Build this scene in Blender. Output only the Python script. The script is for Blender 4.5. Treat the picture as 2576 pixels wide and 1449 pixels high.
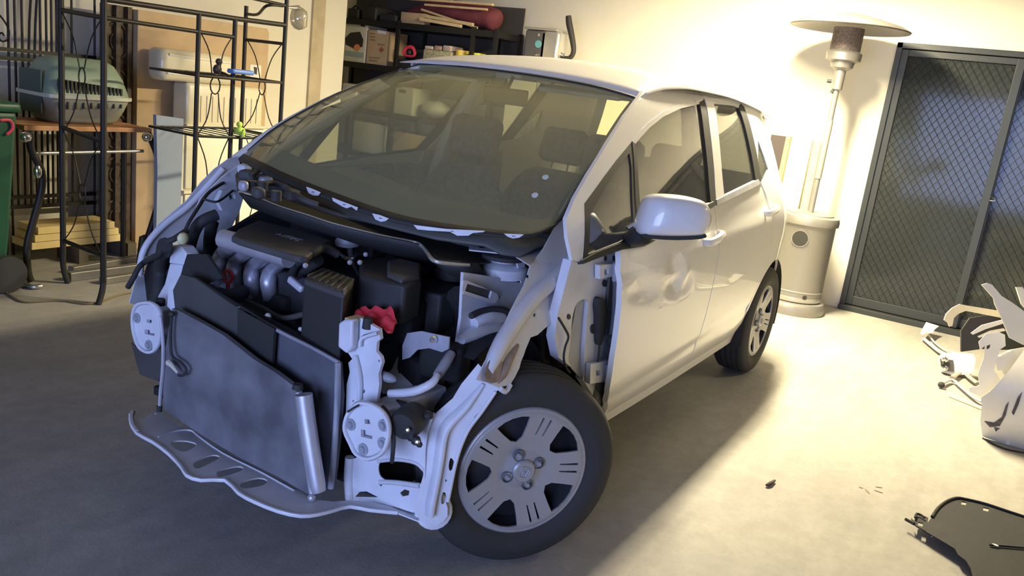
import bpy, bmesh, math, random
from math import sin, cos, pi, radians, sqrt, atan2
from mathutils import Vector, Matrix
from mathutils.geometry import delaunay_2d_cdt

for _o in list(bpy.data.objects):
    bpy.data.objects.remove(_o)
SC = bpy.context.scene
COL = SC.collection
random.seed(7)

# ------------------------------------------------------------------ camera
YAW, PIT, ROL = 3.6719, 0.24266, 0.12517
CAMF = 2079.3                      # focal length in pixels of the 2576 x 1449 frame
CPOS = Vector((2.0396, 1.8729, 1.4110))
_f = Vector((cos(YAW) * cos(PIT), sin(YAW) * cos(PIT), -sin(PIT)))
_r0 = Vector((sin(YAW), -cos(YAW), 0.0))
_u0 = _r0.cross(_f)
_r = cos(ROL) * _r0 + sin(ROL) * _u0
_u = -sin(ROL) * _r0 + cos(ROL) * _u0
cd = bpy.data.cameras.new('camera')
cd.sensor_width = 36.0
cd.lens = CAMF / 2576 * 36.0
cd.clip_start = 0.05
cd.dof.use_dof = False
cam = bpy.data.objects.new('camera', cd)
mw = Matrix((( _r.x, _u.x, -_f.x, CPOS.x), (_r.y, _u.y, -_f.y, CPOS.y), (_r.z, _u.z, -_f.z, CPOS.z), (0, 0, 0, 1)))
cam.matrix_world = mw
COL.objects.link(cam)
SC.camera = cam

# ------------------------------------------------------------------ world, lights, exposure
w = bpy.data.worlds.new('world'); SC.world = w; w.use_nodes = True
bg = w.node_tree.nodes['Background']
bg.inputs[0].default_value = (0.30, 0.44, 0.80, 1); bg.inputs[1].default_value = 0.18
SC.view_settings.view_transform = 'Standard'
SC.view_settings.look = 'None'
SC.view_settings.gamma = 1.0
SC.view_settings.use_curve_mapping = False
SC.view_settings.exposure = -0.1

def area(name, loc, look, sx, sy, power, color, spread=pi):
    d = bpy.data.lights.new(name, 'AREA'); d.shape = 'RECTANGLE'; d.size = sx; d.size_y = sy
    d.energy = power; d.color = color; d.spread = spread
    o = bpy.data.objects.new(name, d); o.location = loc
    o.rotation_euler = (Vector(look) - Vector(loc)).to_track_quat('-Z', 'Y').to_euler()
    COL.objects.link(o); return o
# dusk daylight through the open garage door behind the camera
area('daylight_door_opening', (4.7, 1.4, 1.20), (0, -0.15, 0.50), 2.8, 1.8, 62, (0.38, 0.50, 1.0), radians(85))
# the ceiling batten light (its housing is built with the room)
area('ceiling_batten_light', (-3.10, 0.40, 2.50), (-3.10, 0.40, 0), 1.2, 0.16, 435, (1.0, 0.85, 0.56))
area('ceiling_batten_light_glow', (-3.10, 0.40, 2.45), (-3.10, 0.40, 4), 1.2, 0.16, 8, (1.0, 0.85, 0.56))
area('ceiling_batten_light_two', (-3.0, 2.9, 2.50), (-3.0, 2.9, 0), 1.2, 0.16, 30, (1.0, 0.85, 0.56))
area('ceiling_batten_light_two_glow', (-3.0, 2.9, 2.45), (-3.0, 2.9, 4), 1.2, 0.16, 6, (1.0, 0.85, 0.56))

# ------------------------------------------------------------------ ray helpers: photo pixel + known plane -> place in the room
def ray(px, py):
    d = _f + _r * ((px - 1288) / CAMF) - _u * ((py - 724.5) / CAMF)
    return d.normalized()
def P(px, py, pl):
    d = ray(px, py)
    if callable(pl):
        t0 = 0.6; f0 = pl(CPOS + d * t0); t = t0
        while t < 9:
            t1 = t + 0.04; f1 = pl(CPOS + d * t1)
            if (f0 < 0) != (f1 < 0):
                a, b = t, t1
                for _ in range(22):
                    m = (a + b) / 2
                    if (pl(CPOS + d * m) < 0) == (f0 < 0): a = m
                    else: b = m
                return CPOS + d * ((a + b) / 2)
            f0 = f1; t = t1
        # no crossing: nearest approach
        best = min((abs(pl(CPOS + d * (0.6 + k * 0.02))), k) for k in range(420))
        return CPOS + d * (0.6 + best[1] * 0.02)
    if pl[0] == 'n':
        p0, n = Vector(pl[1]), Vector(pl[2])
        return CPOS + d * ((p0 - CPOS).dot(n) / d.dot(n))
    i = 'xyz'.index(pl[0])
    return CPOS + d * ((pl[1] - CPOS[i]) / d[i])

# ------------------------------------------------------------------ materials
MATS = {}
def mat(name, color, rough=0.6, metal=0.0, coat=0.0, noise=0.0, nscale=8.0, emis=None, bump=0.0, bscale=60.0, alpha=None):
    if name in MATS: return MATS[name]
    m = bpy.data.materials.new(name); m.use_nodes = True
    nt = m.node_tree; b = nt.nodes['Principled BSDF']
    b.inputs['Base Color'].default_value = (*color, 1)
    b.inputs['Roughness'].default_value = rough
    b.inputs['Metallic'].default_value = metal
    b.inputs['Coat Weight'].default_value = coat
    tc = nt.nodes.new('ShaderNodeTexCoord')
    if noise > 0:
        n = nt.nodes.new('ShaderNodeTexNoise'); n.inputs['Scale'].default_value = nscale; n.inputs['Detail'].default_value = 6
        nt.links.new(tc.outputs['Object'], n.inputs['Vector'])
        r = nt.nodes.new('ShaderNodeValToRGB')
        r.color_ramp.elements[0].position = 0.3; r.color_ramp.elements[1].position = 0.7
        r.color_ramp.elements[0].color = (*[c * (1 - noise) for c in color], 1)
        r.color_ramp.elements[1].color = (*[min(1, c * (1 + noise * 0.6)) for c in color], 1)
        nt.links.new(n.outputs['Fac'], r.inputs['Fac']); nt.links.new(r.outputs['Color'], b.inputs['Base Color'])
    if bump > 0:
        n2 = nt.nodes.new('ShaderNodeTexNoise'); n2.inputs['Scale'].default_value = bscale; n2.inputs['Detail'].default_value = 4
        nt.links.new(tc.outputs['Object'], n2.inputs['Vector'])
        bp = nt.nodes.new('ShaderNodeBump'); bp.inputs['Strength'].default_value = bump; bp.inputs['Distance'].default_value = 0.01
        nt.links.new(n2.outputs['Fac'], bp.inputs['Height']); nt.links.new(bp.outputs['Normal'], b.inputs['Normal'])
    if emis:
        b.inputs['Emission Color'].default_value = (*emis[0], 1); b.inputs['Emission Strength'].default_value = emis[1]
    MATS[name] = m
    return m
def glass(name, tint, gloss=0.10, rough=0.02, haze=0.0, hazecol=(0.5, 0.5, 0.4)):
    m = bpy.data.materials.new(name); m.use_nodes = True; nt = m.node_tree
    for n in list(nt.nodes): nt.nodes.remove(n)
    out = nt.nodes.new('ShaderNodeOutputMaterial'); tr = nt.nodes.new('ShaderNodeBsdfTransparent'); gl = nt.nodes.new('ShaderNodeBsdfGlossy')
    tr.inputs[0].default_value = (*tint, 1); gl.inputs['Roughness'].default_value = rough
    fr = nt.nodes.new('ShaderNodeLayerWeight'); fr.inputs['Blend'].default_value = 0.25
    ma = nt.nodes.new('ShaderNodeMath'); ma.operation = 'MULTIPLY_ADD'; ma.inputs[1].default_value = 0.45; ma.inputs[2].default_value = gloss
    nt.links.new(fr.outputs['Fresnel'], ma.inputs[0])
    mx = nt.nodes.new('ShaderNodeMixShader')
    nt.links.new(ma.outputs[0], mx.inputs[0]); nt.links.new(tr.outputs[0], mx.inputs[1]); nt.links.new(gl.outputs[0], mx.inputs[2])
    last = mx
    if haze > 0:   # pale diffuse layer mixed over the pane
        df = nt.nodes.new('ShaderNodeBsdfDiffuse'); df.inputs[0].default_value = (*hazecol, 1)
        m2 = nt.nodes.new('ShaderNodeMixShader'); m2.inputs[0].default_value = haze
        nt.links.new(mx.outputs[0], m2.inputs[1]); nt.links.new(df.outputs[0], m2.inputs[2]); last = m2
    nt.links.new(last.outputs[0], out.inputs[0])
    MATS[name] = m
    return m

WHITE = mat('white_paint', (0.80, 0.79, 0.76), 0.35, coat=0.6)
INNER = mat('white_inner_metal', (0.66, 0.67, 0.70), 0.45, noise=0.12, nscale=9)
GREYM = mat('grey_sheet_metal', (0.36, 0.37, 0.40), 0.5, 0.2, noise=0.2)
BLACK = mat('black_plastic', (0.026, 0.026, 0.023), 0.62)
BLACKR = mat('black_rubber', (0.030, 0.030, 0.028), 0.75)
TYRE = mat('tyre_rubber', (0.030, 0.029, 0.026), 0.8, bump=0.15)
DKGREY = mat('dark_grey_plastic', (0.065, 0.063, 0.056), 0.72, noise=0.15)
ALU = mat('cast_aluminium', (0.56, 0.56, 0.60), 0.42, 0.55, noise=0.12, nscale=14)
CONDM = mat('condenser_core', (0.165, 0.165, 0.175), 0.65, 0.1, noise=0.45, nscale=7)
SILV = mat('silver_plastic_paint', (0.36, 0.355, 0.35), 0.40, 0.30)
STEEL = mat('stainless_steel', (0.30, 0.29, 0.27), 0.42, 0.6)
CHROME = mat('chrome', (0.8, 0.8, 0.8), 0.12, 1.0)
BIRON = mat('black_iron', (0.020, 0.018, 0.014), 0.5, 0.3)
WALL = mat('cream_wall_paint', (0.72, 0.685, 0.57), 0.8, noise=0.03, nscale=2)
RED = mat('red_cloth', (0.62, 0.035, 0.05), 0.9)
SEAT = mat('grey_seat_fabric', (0.16, 0.165, 0.16), 0.95, noise=0.2, nscale=40)
DASH = mat('dashboard_vinyl', (0.10, 0.10, 0.085), 0.6)
LINER = mat('headliner', (0.78, 0.76, 0.66), 0.95)
WSG = glass('windshield_glass', (0.88, 0.90, 0.72), 0.10, haze=0.20, hazecol=(0.86, 0.82, 0.46))  # yellowish haze paints the veil of glare into the glass
SDG = glass('side_window_glass', (0.62, 0.64, 0.62), 0.26, haze=0.08, hazecol=(0.5, 0.5, 0.5))

SDG2 = glass('clear_window_glass', (0.86, 0.88, 0.82), 0.04)
# ------------------------------------------------------------------ mesh builder
OFF = {}
def cr(pts, n=6, closed=False):
    """Catmull-Rom through points (Vector), n sub-steps."""
    pts = [Vector(p) for p in pts]; out = []; m = len(pts)
    if m < 3: return pts
    rng = range(m if closed else m - 1)
    for i in rng:
        if closed: p0, p1, p2, p3 = pts[i - 1], pts[i], pts[(i + 1) % m], pts[(i + 2) % m]
        else: p0, p1, p2, p3 = pts[max(i - 1, 0)], pts[i], pts[i + 1], pts[min(i + 2, m - 1)]
        for k in range(n):
            t = k / n
            out.append(0.5 * ((2 * p1) + (p2 - p0) * t + (2 * p0 - 5 * p1 + 4 * p2 - p3) * t * t + (3 * p1 - p0 - 3 * p2 + p3) * t ** 3))
    if not closed: out.append(pts[-1])
    return out

class B:
    def __init__(s): s.v = []; s.f = []
    def add(s, vs, fs):
        o = len(s.v); s.v += [Vector(v) for v in vs]; s.f += [tuple(i + o for i in f) for f in fs]; return s
    def box(s, c, size, rot=None, taper=1.0):
        hx, hy, hz = [q / 2 for q in size]; vs = []
        for z in (-1, 1):
            t = taper if z > 0 else 1.0
            for x, y in ((-1, -1), (1, -1), (1, 1), (-1, 1)): vs.append(Vector((x * hx * t, y * hy * t, z * hz)))
        if rot is not None:
            if not isinstance(rot, Matrix): rot = Matrix.Rotation(rot, 3, 'Z')
            vs = [rot @ v for v in vs]
        return s.add([v + Vector(c) for v in vs], [(3, 2, 1, 0), (4, 5, 6, 7), (0, 1, 5, 4), (1, 2, 6, 5), (2, 3, 7, 6), (3, 0, 4, 7)])
    def rbox(s, c, size, rad=0.01, rot=None, seg=3):
        """box with rounded vertical edges and chamfered rims"""
        hx, hy, hz = [q / 2 for q in size]; rad = min(rad, hx * .95, hy * .95, hz * .95)
        def ring(ins, z):
            o = []
            for (sx, sy, a0) in ((1, 1, 0), (-1, 1, pi / 2), (-1, -1, pi), (1, -1, 3 * pi / 2)):
                for k in range(seg + 1):
                    a = a0 + k * (pi / 2) / seg
                    o.append(Vector((sx * (hx - rad) + (rad - ins) * cos(a), sy * (hy - rad) + (rad - ins) * sin(a), z)))
            return o
        rings = [ring(rad * .6, -hz), ring(rad * .18, -hz + rad * .3), ring(0, -hz + rad * .8), ring(0, hz - rad * .8), ring(rad * .18, hz - rad * .3), ring(rad * .6, hz)]
        if rot is not None:
            if not isinstance(rot, Matrix): rot = Matrix.Rotation(rot, 3, 'Z')
            rings = [[rot @ v for v in r_] for r_ in rings]
        return s.loft([[v + Vector(c) for v in r_] for r_ in rings], True, True)
    def loft(s, rings, closed=True, caps=True):
        n = len(rings[0]); vs = [v for r_ in rings for v in r_]; fs = []
        for i in range(len(rings) - 1):
            for j in range(n if closed else n - 1):
                a = i * n + j; b = i * n + (j + 1) % n
                fs.append((a, b, b + n, a + n))
        if caps:
            fs.append(tuple(range(n - 1, -1, -1))); fs.append(tuple(range(len(vs) - n, len(vs))))
        return s.add(vs, fs)
    def tube(s, pts, rad, seg=8, smooth=5, closed=False, flat=None, caps=True):
        pts = [Vector(p) for p in pts]
        nr = len(pts)
        rads = rad if isinstance(rad, (list, tuple)) else [rad] * nr
        if smooth and nr > 2:
            P2 = cr(pts, smooth, closed)
            R2 = []
            for k in range(len(P2)):
                t = k / smooth; i = int(t); fr = t - i
                R2.append(rads[i % nr] * (1 - fr) + rads[(i + 1) % nr if closed else min(i + 1, nr - 1)] * fr)
        else: P2, R2 = pts, list(rads)
        n = len(P2); rings = []; up = None
        for k in range(n):
            if closed: t = P2[(k + 1) % n] - P2[k - 1]
            else: t = P2[min(k + 1, n - 1)] - P2[max(k - 1, 0)]
            if t.length < 1e-9: t = Vector((0, 0, 1))
            t.normalize()
            if up is None:
                up = Vector((0, 0, 1)) if abs(t.z) < .9 else Vector((1, 0, 0))
            up = (up - t * up.dot(t)); 
            if up.length < 1e-6: up = Vector((1, 0.1, 0)); up = up - t * up.dot(t)
            up.normalize(); sd = t.cross(up)
            fl = flat if flat else 1.0
            rings.append([P2[k] + (sd * cos(a) + up * sin(a) * fl) * R2[k] for a in [2 * pi * j / seg for j in range(seg)]])
        if closed: rings.append(rings[0]); return s.loft(rings, True, False)
        return s.loft(rings, True, caps)
    def lathe(s, prof, c, axis=(0, 0, 1), seg=24, cap=True, a0=0.0, a1=2 * pi):
        """prof: (radius, height)"""
        ax = Vector(axis).normalized(); e1 = ax.orthogonal().normalized(); e2 = ax.cross(e1); c = Vector(c)
        full = abs(a1 - a0 - 2 * pi) < 1e-6; rings = []
        for r_, h in prof:
            rings.append([c + ax * h + (e1 * cos(a) + e2 * sin(a)) * r_ for a in [a0 + (a1 - a0) * j / seg for j in range(seg if full else seg + 1)]])
        return s.loft(rings, full, cap and full)
    def cyl(s, p0, p1, r0, r1=None, seg=16):
        p0, p1 = Vector(p0), Vector(p1); r1 = r0 if r1 is None else r1
        return s.lathe([(r0, 0), (r1, (p1 - p0).length)], p0, (p1 - p0), seg)
    def ball(s, c, r_, seg=12, sc=(1, 1, 1), rot=None):
        rings = []; n = seg // 2
        for i in range(n + 1):
            th = pi * i / n + (0.001 if i == 0 else -0.001 if i == n else 0)
            ring = [Vector((sin(th) * cos(a) * sc[0], sin(th) * sin(a) * sc[1], -cos(th) * sc[2])) * r_ for a in [2 * pi * j / seg for j in range(seg)]]
            if rot is not None: ring = [rot @ v for v in ring]
            rings.append([Vector(c) + v for v in ring])
        return s.loft(rings, True, True)
    def prism(s, poly, vec):
        poly = [Vector(p) for p in poly]; vec = Vector(vec); n = len(poly)
        return s.add(poly + [p + vec for p in poly], [tuple(range(n - 1, -1, -1)), tuple(range(n, 2 * n))] + [(i, (i + 1) % n, (i + 1) % n + n, i + n) for i in range(n)])
    def cdt(s, poly, holes, step, fn, thick=0.0, vec=None):
        """poly/holes: 2-D outlines; fn maps (a,b)->3-D; optional thickness along vec"""
        pts = []; edges = []
        def inside(q, pg):
            c = False; j = len(pg) - 1
            for i in range(len(pg)):
                if ((pg[i][1] > q[1]) != (pg[j][1] > q[1])) and (q[0] < (pg[j][0] - pg[i][0]) * (q[1] - pg[i][1]) / (pg[j][1] - pg[i][1] + 1e-12) + pg[i][0]): c = not c
                j = i
            return c
        def dens(pg):
            o = []
            for i in range(len(pg)):
                a, b = Vector(pg[i][:2]), Vector(pg[(i + 1) % len(pg)][:2]); L = (b - a).length; k = max(1, int(L / step))
                for q in range(k): o.append(a + (b - a) * q / k)
            return o
        loops = [dens(poly)] + [dens(h) for h in holes]
        for lp in loops:
            o = len(pts); pts += lp; edges += [(o + i, o + (i + 1) % len(lp)) for i in range(len(lp))]
        xs = [p[0] for p in loops[0]]; ys = [p[1] for p in loops[0]]
        gx = min(xs) + step / 2; brd = list(pts)
        while gx < max(xs):
            gy = min(ys) + step / 2
            while gy < max(ys):
                q = Vector((gx, gy))
                if inside(q, loops[0]) and not any(inside(q, h) for h in loops[1:]) and all(abs(q.x - p.x) + abs(q.y - p.y) > step * .45 for p in brd): pts.append(q)
                gy += step
            gx += step
        vo, _, fo, _, _, _ = delaunay_2d_cdt(pts, edges, [], 0, 1e-6)
        fs = []
        for f_ in fo:
            c = sum((vo[i] for i in f_), Vector((0, 0))) / len(f_)
            if inside(c, loops[0]) and not any(inside(c, h) for h in loops[1:]): fs.append(tuple(f_))
        V = [Vector(fn(v.x, v.y)) for v in vo]
        if not thick: return s.add(V, fs)
        n = len(V)
        if vec is None:
            nr = [Vector((0, 0, 0)) for _ in V]
            for f_ in fs:
                nn = (V[f_[1]] - V[f_[0]]).cross(V[f_[2]] - V[f_[0]])
                for i in f_: nr[i] += nn
            # away from the camera
            tot = sum(nr, Vector((0, 0, 0))); mid = V[fs[0][0]]
            sg = -1 if tot.dot(CPOS - mid) > 0 else 1
            nr = [(v.normalized() * sg if v.length > 1e-12 else Vector((0, 0, -1))) for v in nr]
            V2 = [V[i] + nr[i] * thick for i in range(n)]
        else:
            vv = Vector(vec).normalized() * thick; V2 = [v + vv for v in V]
        cnt = {}
        for f_ in fs:
            for i in range(len(f_)):
                e = (f_[i], f_[(i + 1) % len(f_)]); cnt[e] = 1
        side = [(a, b, b + n, a + n) for (a, b) in cnt if (b, a) not in cnt]
        return s.add(V + V2, fs + [tuple(i + n for i in reversed(f_)) for f_ in fs] + side)
    def pxp(s, poly, pl, holes=(), step=14, thick=0.003, vec=None, rnd=0):
        """sheet whose outline is read off the photo and lies on the given surface"""
        if rnd: poly = [tuple(v[:2]) for v in cr([(a, b, 0) for a, b in poly], rnd, True)]
        holes = [[tuple(v[:2]) for v in cr([(a, b, 0) for a, b in h], 4, True)] if len(h) > 5 else h for h in holes]
        return s.cdt(poly, holes, step, lambda a, b: P(a, b, pl), thick, vec)
    def mirror(s):
        return s.add([Vector((v.x, -v.y, v.z)) for v in s.v], [tuple(reversed(f_)) for f_ in s.f])
    def build(s, name, m, parent=None, smooth=35, bevel=0.0, solid=0.0, sub=0):
        off = OFF.get(parent.name, Vector((0, 0, 0))) if parent else Vector((0, 0, 0))
        me = bpy.data.meshes.new(name)
        me.from_pydata([v - off for v in s.v], [], s.f)
        bm = bmesh.new(); bm.from_mesh(me); bmesh.ops.recalc_face_normals(bm, faces=bm.faces); bm.to_mesh(me); bm.free()
        if m: me.materials.append(m)
        o = bpy.data.objects.new(name, me); COL.objects.link(o)
        if smooth:
            me.polygons.foreach_set('use_smooth', [True] * len(me.polygons))
            me.set_sharp_from_angle(angle=radians(smooth))
        if parent: o.parent = parent; OFF[o.name] = off
        else: OFF[o.name] = Vector((0, 0, 0))
        if bevel:
            mm = o.modifiers.new('bevel', 'BEVEL'); mm.width = bevel; mm.segments = 2; mm.limit_method = 'ANGLE'; mm.angle_limit = radians(40)
        if sub:
            mm = o.modifiers.new('sub', 'SUBSURF'); mm.levels = sub; mm.render_levels = sub
        if solid:
            mm = o.modifiers.new('solid', 'SOLIDIFY'); mm.thickness = solid
        return o

def tag(o, label, cat, group=None):
    o['label'] = label; o['category'] = cat
    if group: o['group'] = group
    return o
def struct(o): o['kind'] = 'structure'; return o
def thing(name, label, cat, loc=(0, 0, 0), group=None):
    o = bpy.data.objects.new(name, None); o.empty_display_size = 0.05; o.location = loc; COL.objects.link(o)
    OFF[o.name] = Vector(loc)
    return tag(o, label, cat, group)
def text_part(s_, name, size, origin, xdir, ydir, m, parent, depth=0.0006, label=None):
    c = bpy.data.curves.new(name, 'FONT'); c.body = s_; c.size = size; c.extrude = depth; c.resolution_u = 3
    t = bpy.data.objects.new(name + '_tmp', c); COL.objects.link(t)
    bpy.context.view_layer.update()
    me = bpy.data.meshes.new_from_object(t.evaluated_get(bpy.context.evaluated_depsgraph_get()))
    X = Vector(xdir).normalized(); Y = Vector(ydir); Y = (Y - X * Y.dot(X)).normalized(); Z = X.cross(Y)
    bb = B(); bb.add([Vector(origin) + X * v.co.x + Y * v.co.y + Z * v.co.z for v in me.vertices], [tuple(p.vertices) for p in me.polygons])
    bpy.data.objects.remove(t); bpy.data.curves.remove(c); bpy.data.meshes.remove(me)
    o = bb.build(name, m, parent, smooth=0)
    if label: o['label'] = label
    return o
def parts_of(*a): pass

# ================================================================== ROOM
def floor_mat():
    m = bpy.data.materials.new('concrete_floor'); m.use_nodes = True; nt = m.node_tree; b = nt.nodes['Principled BSDF']
    tc = nt.nodes.new('ShaderNodeTexCoord')
    def noise(sc, det=8, rough=0.6, vec=None):
        n = nt.nodes.new('ShaderNodeTexNoise'); n.inputs['Scale'].default_value = sc; n.inputs['Detail'].default_value = det; n.inputs['Roughness'].default_value = rough
        nt.links.new(vec or tc.outputs['Object'], n.inputs['Vector']); return n
    def ramp(src, p0, c0, p1, c1):
        r = nt.nodes.new('ShaderNodeValToRGB'); r.color_ramp.elements[0].position = p0; r.color_ramp.elements[1].position = p1
        r.color_ramp.elements[0].color = (*c0, 1); r.color_ramp.elements[1].color = (*c1, 1); nt.links.new(src, r.inputs['Fac']); return r
    def mixc(fac, a, b_, mode='MIX'):
        x = nt.nodes.new('ShaderNodeMix'); x.data_type = 'RGBA'; x.blend_type = mode
        if isinstance(fac, float): x.inputs[0].default_value = fac
        else: nt.links.new(fac, x.inputs[0])
        nt.links.new(a, x.inputs[6]); nt.links.new(b_, x.inputs[7]); return x.outputs[2]
    big = ramp(noise(0.9).outputs['Fac'], 0.3, (0.29, 0.28, 0.25), 0.72, (0.385, 0.37, 0.33))
    mp = nt.nodes.new('ShaderNodeMapping'); mp.inputs['Scale'].default_value = (1.2, 5.0, 1); mp.inputs['Rotation'].default_value = (0, 0, 0.6)
    nt.links.new(tc.outputs['Object'], mp.inputs['Vector'])
    sweep = ramp(noise(1.6, 6, .55, mp.outputs['Vector']).outputs['Fac'], 0.35, (0.86, 0.86, 0.86), 0.66, (1.06, 1.06, 1.06))
    c1 = mixc(0.8, big.outputs[0], sweep.outputs[0], 'MULTIPLY')
    dust = ramp(noise(14, 10, .75).outputs['Fac'], 0.42, (0.88, 0.88, 0.88), 0.6, (1.05, 1.05, 1.05))
    c2 = mixc(0.7, c1, dust.outputs[0], 'MULTIPLY')
    sp = ramp(noise(38, 3, .5).outputs['Fac'], 0.24, (0.35, 0.33, 0.3), 0.28, (1, 1, 1))
    c3 = mixc(0.55, c2, sp.outputs[0], 'MULTIPLY')
    nt.links.new(c3, b.inputs['Base Color'])
    b.inputs['Roughness'].default_value = 0.62; b.inputs['Specular IOR Level'].default_value = 0.35
    bp = nt.nodes.new('ShaderNodeBump'); bp.inputs['Strength'].default_value = 0.12; bp.inputs['Distance'].default_value = 0.01
    nt.links.new(noise(70, 4).outputs['Fac'], bp.inputs['Height']); nt.links.new(bp.outputs['Normal'], b.inputs['Normal'])
    return m
def slab(name, x0, x1, y0, y1, z0, z1, m): return struct(B().box(((x0 + x1) / 2, (y0 + y1) / 2, (z0 + z1) / 2), (x1 - x0, y1 - y0, z1 - z0)).build(name, m, smooth=0))
XB, YL, YR, ZC, XF = -4.80, -3.40, 4.0, 2.62, 4.8
slab('floor', XB - .15, XF, -4.8, YR, -.12, 0.0, floor_mat())
slab('ceiling', XB - .15, XF, -4.8, YR, ZC, ZC + .1, mat('ceiling_paint', (0.32, 0.30, 0.26), .9))
DY0, DY1, DZ = 0.865, 3.05, 2.035
bm_ = B()
bm_.box((XB - .075, (-4.8 + DY0) / 2, ZC / 2), (.15, DY0 + 4.8, ZC)); bm_.box((XB - .075, (DY0 + DY1) / 2, (DZ + ZC) / 2), (.15, DY1 - DY0, ZC - DZ)); bm_.box((XB - .075, (DY1 + YR) / 2, ZC / 2), (.15, YR - DY1, ZC))
struct(bm_.build('wall_back', WALL, smooth=0))
slab('wall_left', -3.55, XF, YL - .12, YL, 0, ZC, WALL)
slab('wall_recess', XB, XF, -4.8, -4.68, 0, ZC, WALL)
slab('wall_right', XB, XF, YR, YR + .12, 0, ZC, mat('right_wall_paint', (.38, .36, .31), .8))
slab('wall_front', XF, XF + .12, -4.8, YR + .12, 2.15, ZC, WALL)
TRIMM = mat('tan_timber_trim', (0.50, 0.42, 0.28), .6, noise=.15)
b_ = B(); b_.box((-3.16, YL + .012, 1.31), (.05, .024, 2.62)); b_.box((-3.235, YL + .008, 1.31), (.09, .016, 2.62))
struct(b_.build('trim_1', TRIMM, smooth=0))
SKM = mat('skirting_board', (0.30, 0.27, 0.20), .6)
slab('baseboard_left', -3.1, 2.5, YL, YL + .015, 0, .09, SKM)

# batten light housings on the ceiling
LAMPM = mat('batten_housing', (0.8, 0.8, 0.78), .4)
for k, (x, y) in enumerate(((-3.10, .40), (-3.0, 2.9))):
    t = thing('ceiling_light', 'white ceiling batten light over the rear of the white car' if k == 0 else 'white ceiling batten light beside the sliding door wall', 'ceiling light', (x, y, ZC))
    B().rbox((x, y, ZC - .03), (1.26, .10, .06), .015).build('housing', LAMPM, t)
    for dx in (-.6, .6): B().box((x + dx, y, ZC - .085), (.02, .03, .05)).build('tube_holder', LAMPM, t)

# ------------------------------------------------------------------ sliding screen door
FRM = mat('black_door_frame', (0.035, 0.040, 0.038), .4, .2)
DGL = glass('door_glass', (0.34, 0.38, 0.40), 0.02, rough=.08, haze=0.14, hazecol=(0.22, 0.25, 0.25))
dr = bpy.data.objects.new('door_1', None); dr.location = (XB, DY0, 0); COL.objects.link(dr); struct(dr); OFF[dr.name] = Vector(dr.location)
b_ = B(); xf = XB - .04
b_.box((xf, DY0 + .02, DZ / 2), (.11, .04, DZ)).box((xf, DY1 - .02, DZ / 2), (.11, .04, DZ)).box((xf, (DY0 + DY1) / 2, DZ - .02), (.11, DY1 - DY0, .04)).box((xf + .02, (DY0 + DY1) / 2, .02), (.15, DY1 - DY0, .04))
b_.build('frame', FRM, dr, smooth=0, bevel=.003)
def leaf(y0, y1, x, grille, handle):
    b = B(); z0, z1 = .045, DZ - .045; sw = .052
    b.box((x, y0 + sw / 2, (z0 + z1) / 2), (.032, sw, z1 - z0)).box((x, y1 - sw / 2, (z0 + z1) / 2), (.032, sw, z1 - z0)).box((x, (y0 + y1) / 2, z0 + .035), (.032, y1 - y0 - 2 * sw, .07)).box((x, (y0 + y1) / 2, z1 - .022), (.032, y1 - y0 - 2 * sw, .045))
    fr = b.build('sliding_leaf', FRM, dr, smooth=0, bevel=.003)
    B().box((x - .004, (y0 + y1) / 2, (z0 + z1) / 2), (.005, y1 - y0 - 2 * sw + .01, z1 - z0 - .08)).build('pane', DGL, fr, smooth=0)
    if grille:
        g = B(); a0, a1, c0, c1 = y0 + sw, y1 - sw, z0 + .07, z1 - .045; py, pz = .052, .072; sl = pz / py
        H = c1 - c0; W = a1 - a0
        for sgn in (1, -1):
            k = -int(H / pz) - 2
            while k * pz < H + W * sl + pz:
                # line z = k*pz + sgn*sl*(y)
                pts = []
                for yy in (0, W):
                    zz = k * pz + sgn * sl * yy
                    if 0 <= zz <= H: pts.append((yy, zz))
                for zz in (0, H):
                    yy = (zz - k * pz) / (sgn * sl)
                    if 0 < yy < W: pts.append((yy, zz))
                if len(pts) >= 2:
                    p0, p1 = pts[0], pts[-1]
                    if abs(p0[0] - p1[0]) > .01: g.tube([(x + .012, a0 + p0[0], c0 + p0[1]), (x + .012, a0 + p1[0], c0 + p1[1])], .0015, 4, 0)
                k += 1
        g.build('diamond_grille', mat('grille_black', (.008, .009, .009), .6), fr, smooth=0)
    if handle:
        yh = y0 + .035 if handle > 0 else y1 - .035
        hz = 1.02
        pts = [(x + .035 + .0 * k, yh, 0) for k in range(1)]
        b = B(); ring = [(x + .03, yh + .012 * sx + 0.0, hz + .0) for sx in (1,)]
        b.tube([(x + .02, yh - .035, hz), (x + .034, yh - .035, hz + .012), (x + .034, yh + .035, hz + .012), (x + .02, yh + .035, hz), (x + .034, yh + .035, hz - .012), (x + .034, yh - .035, hz - .012)], .004, 6, 2, True)
        o = b.build('handle', CHROME, fr); o['label'] = 'chrome pull handle'
leaf(DY0 + .035, 1.70, XB - .02, True, 0)
leaf(1.66, 3.01, XB - .062, True, 1)
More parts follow.
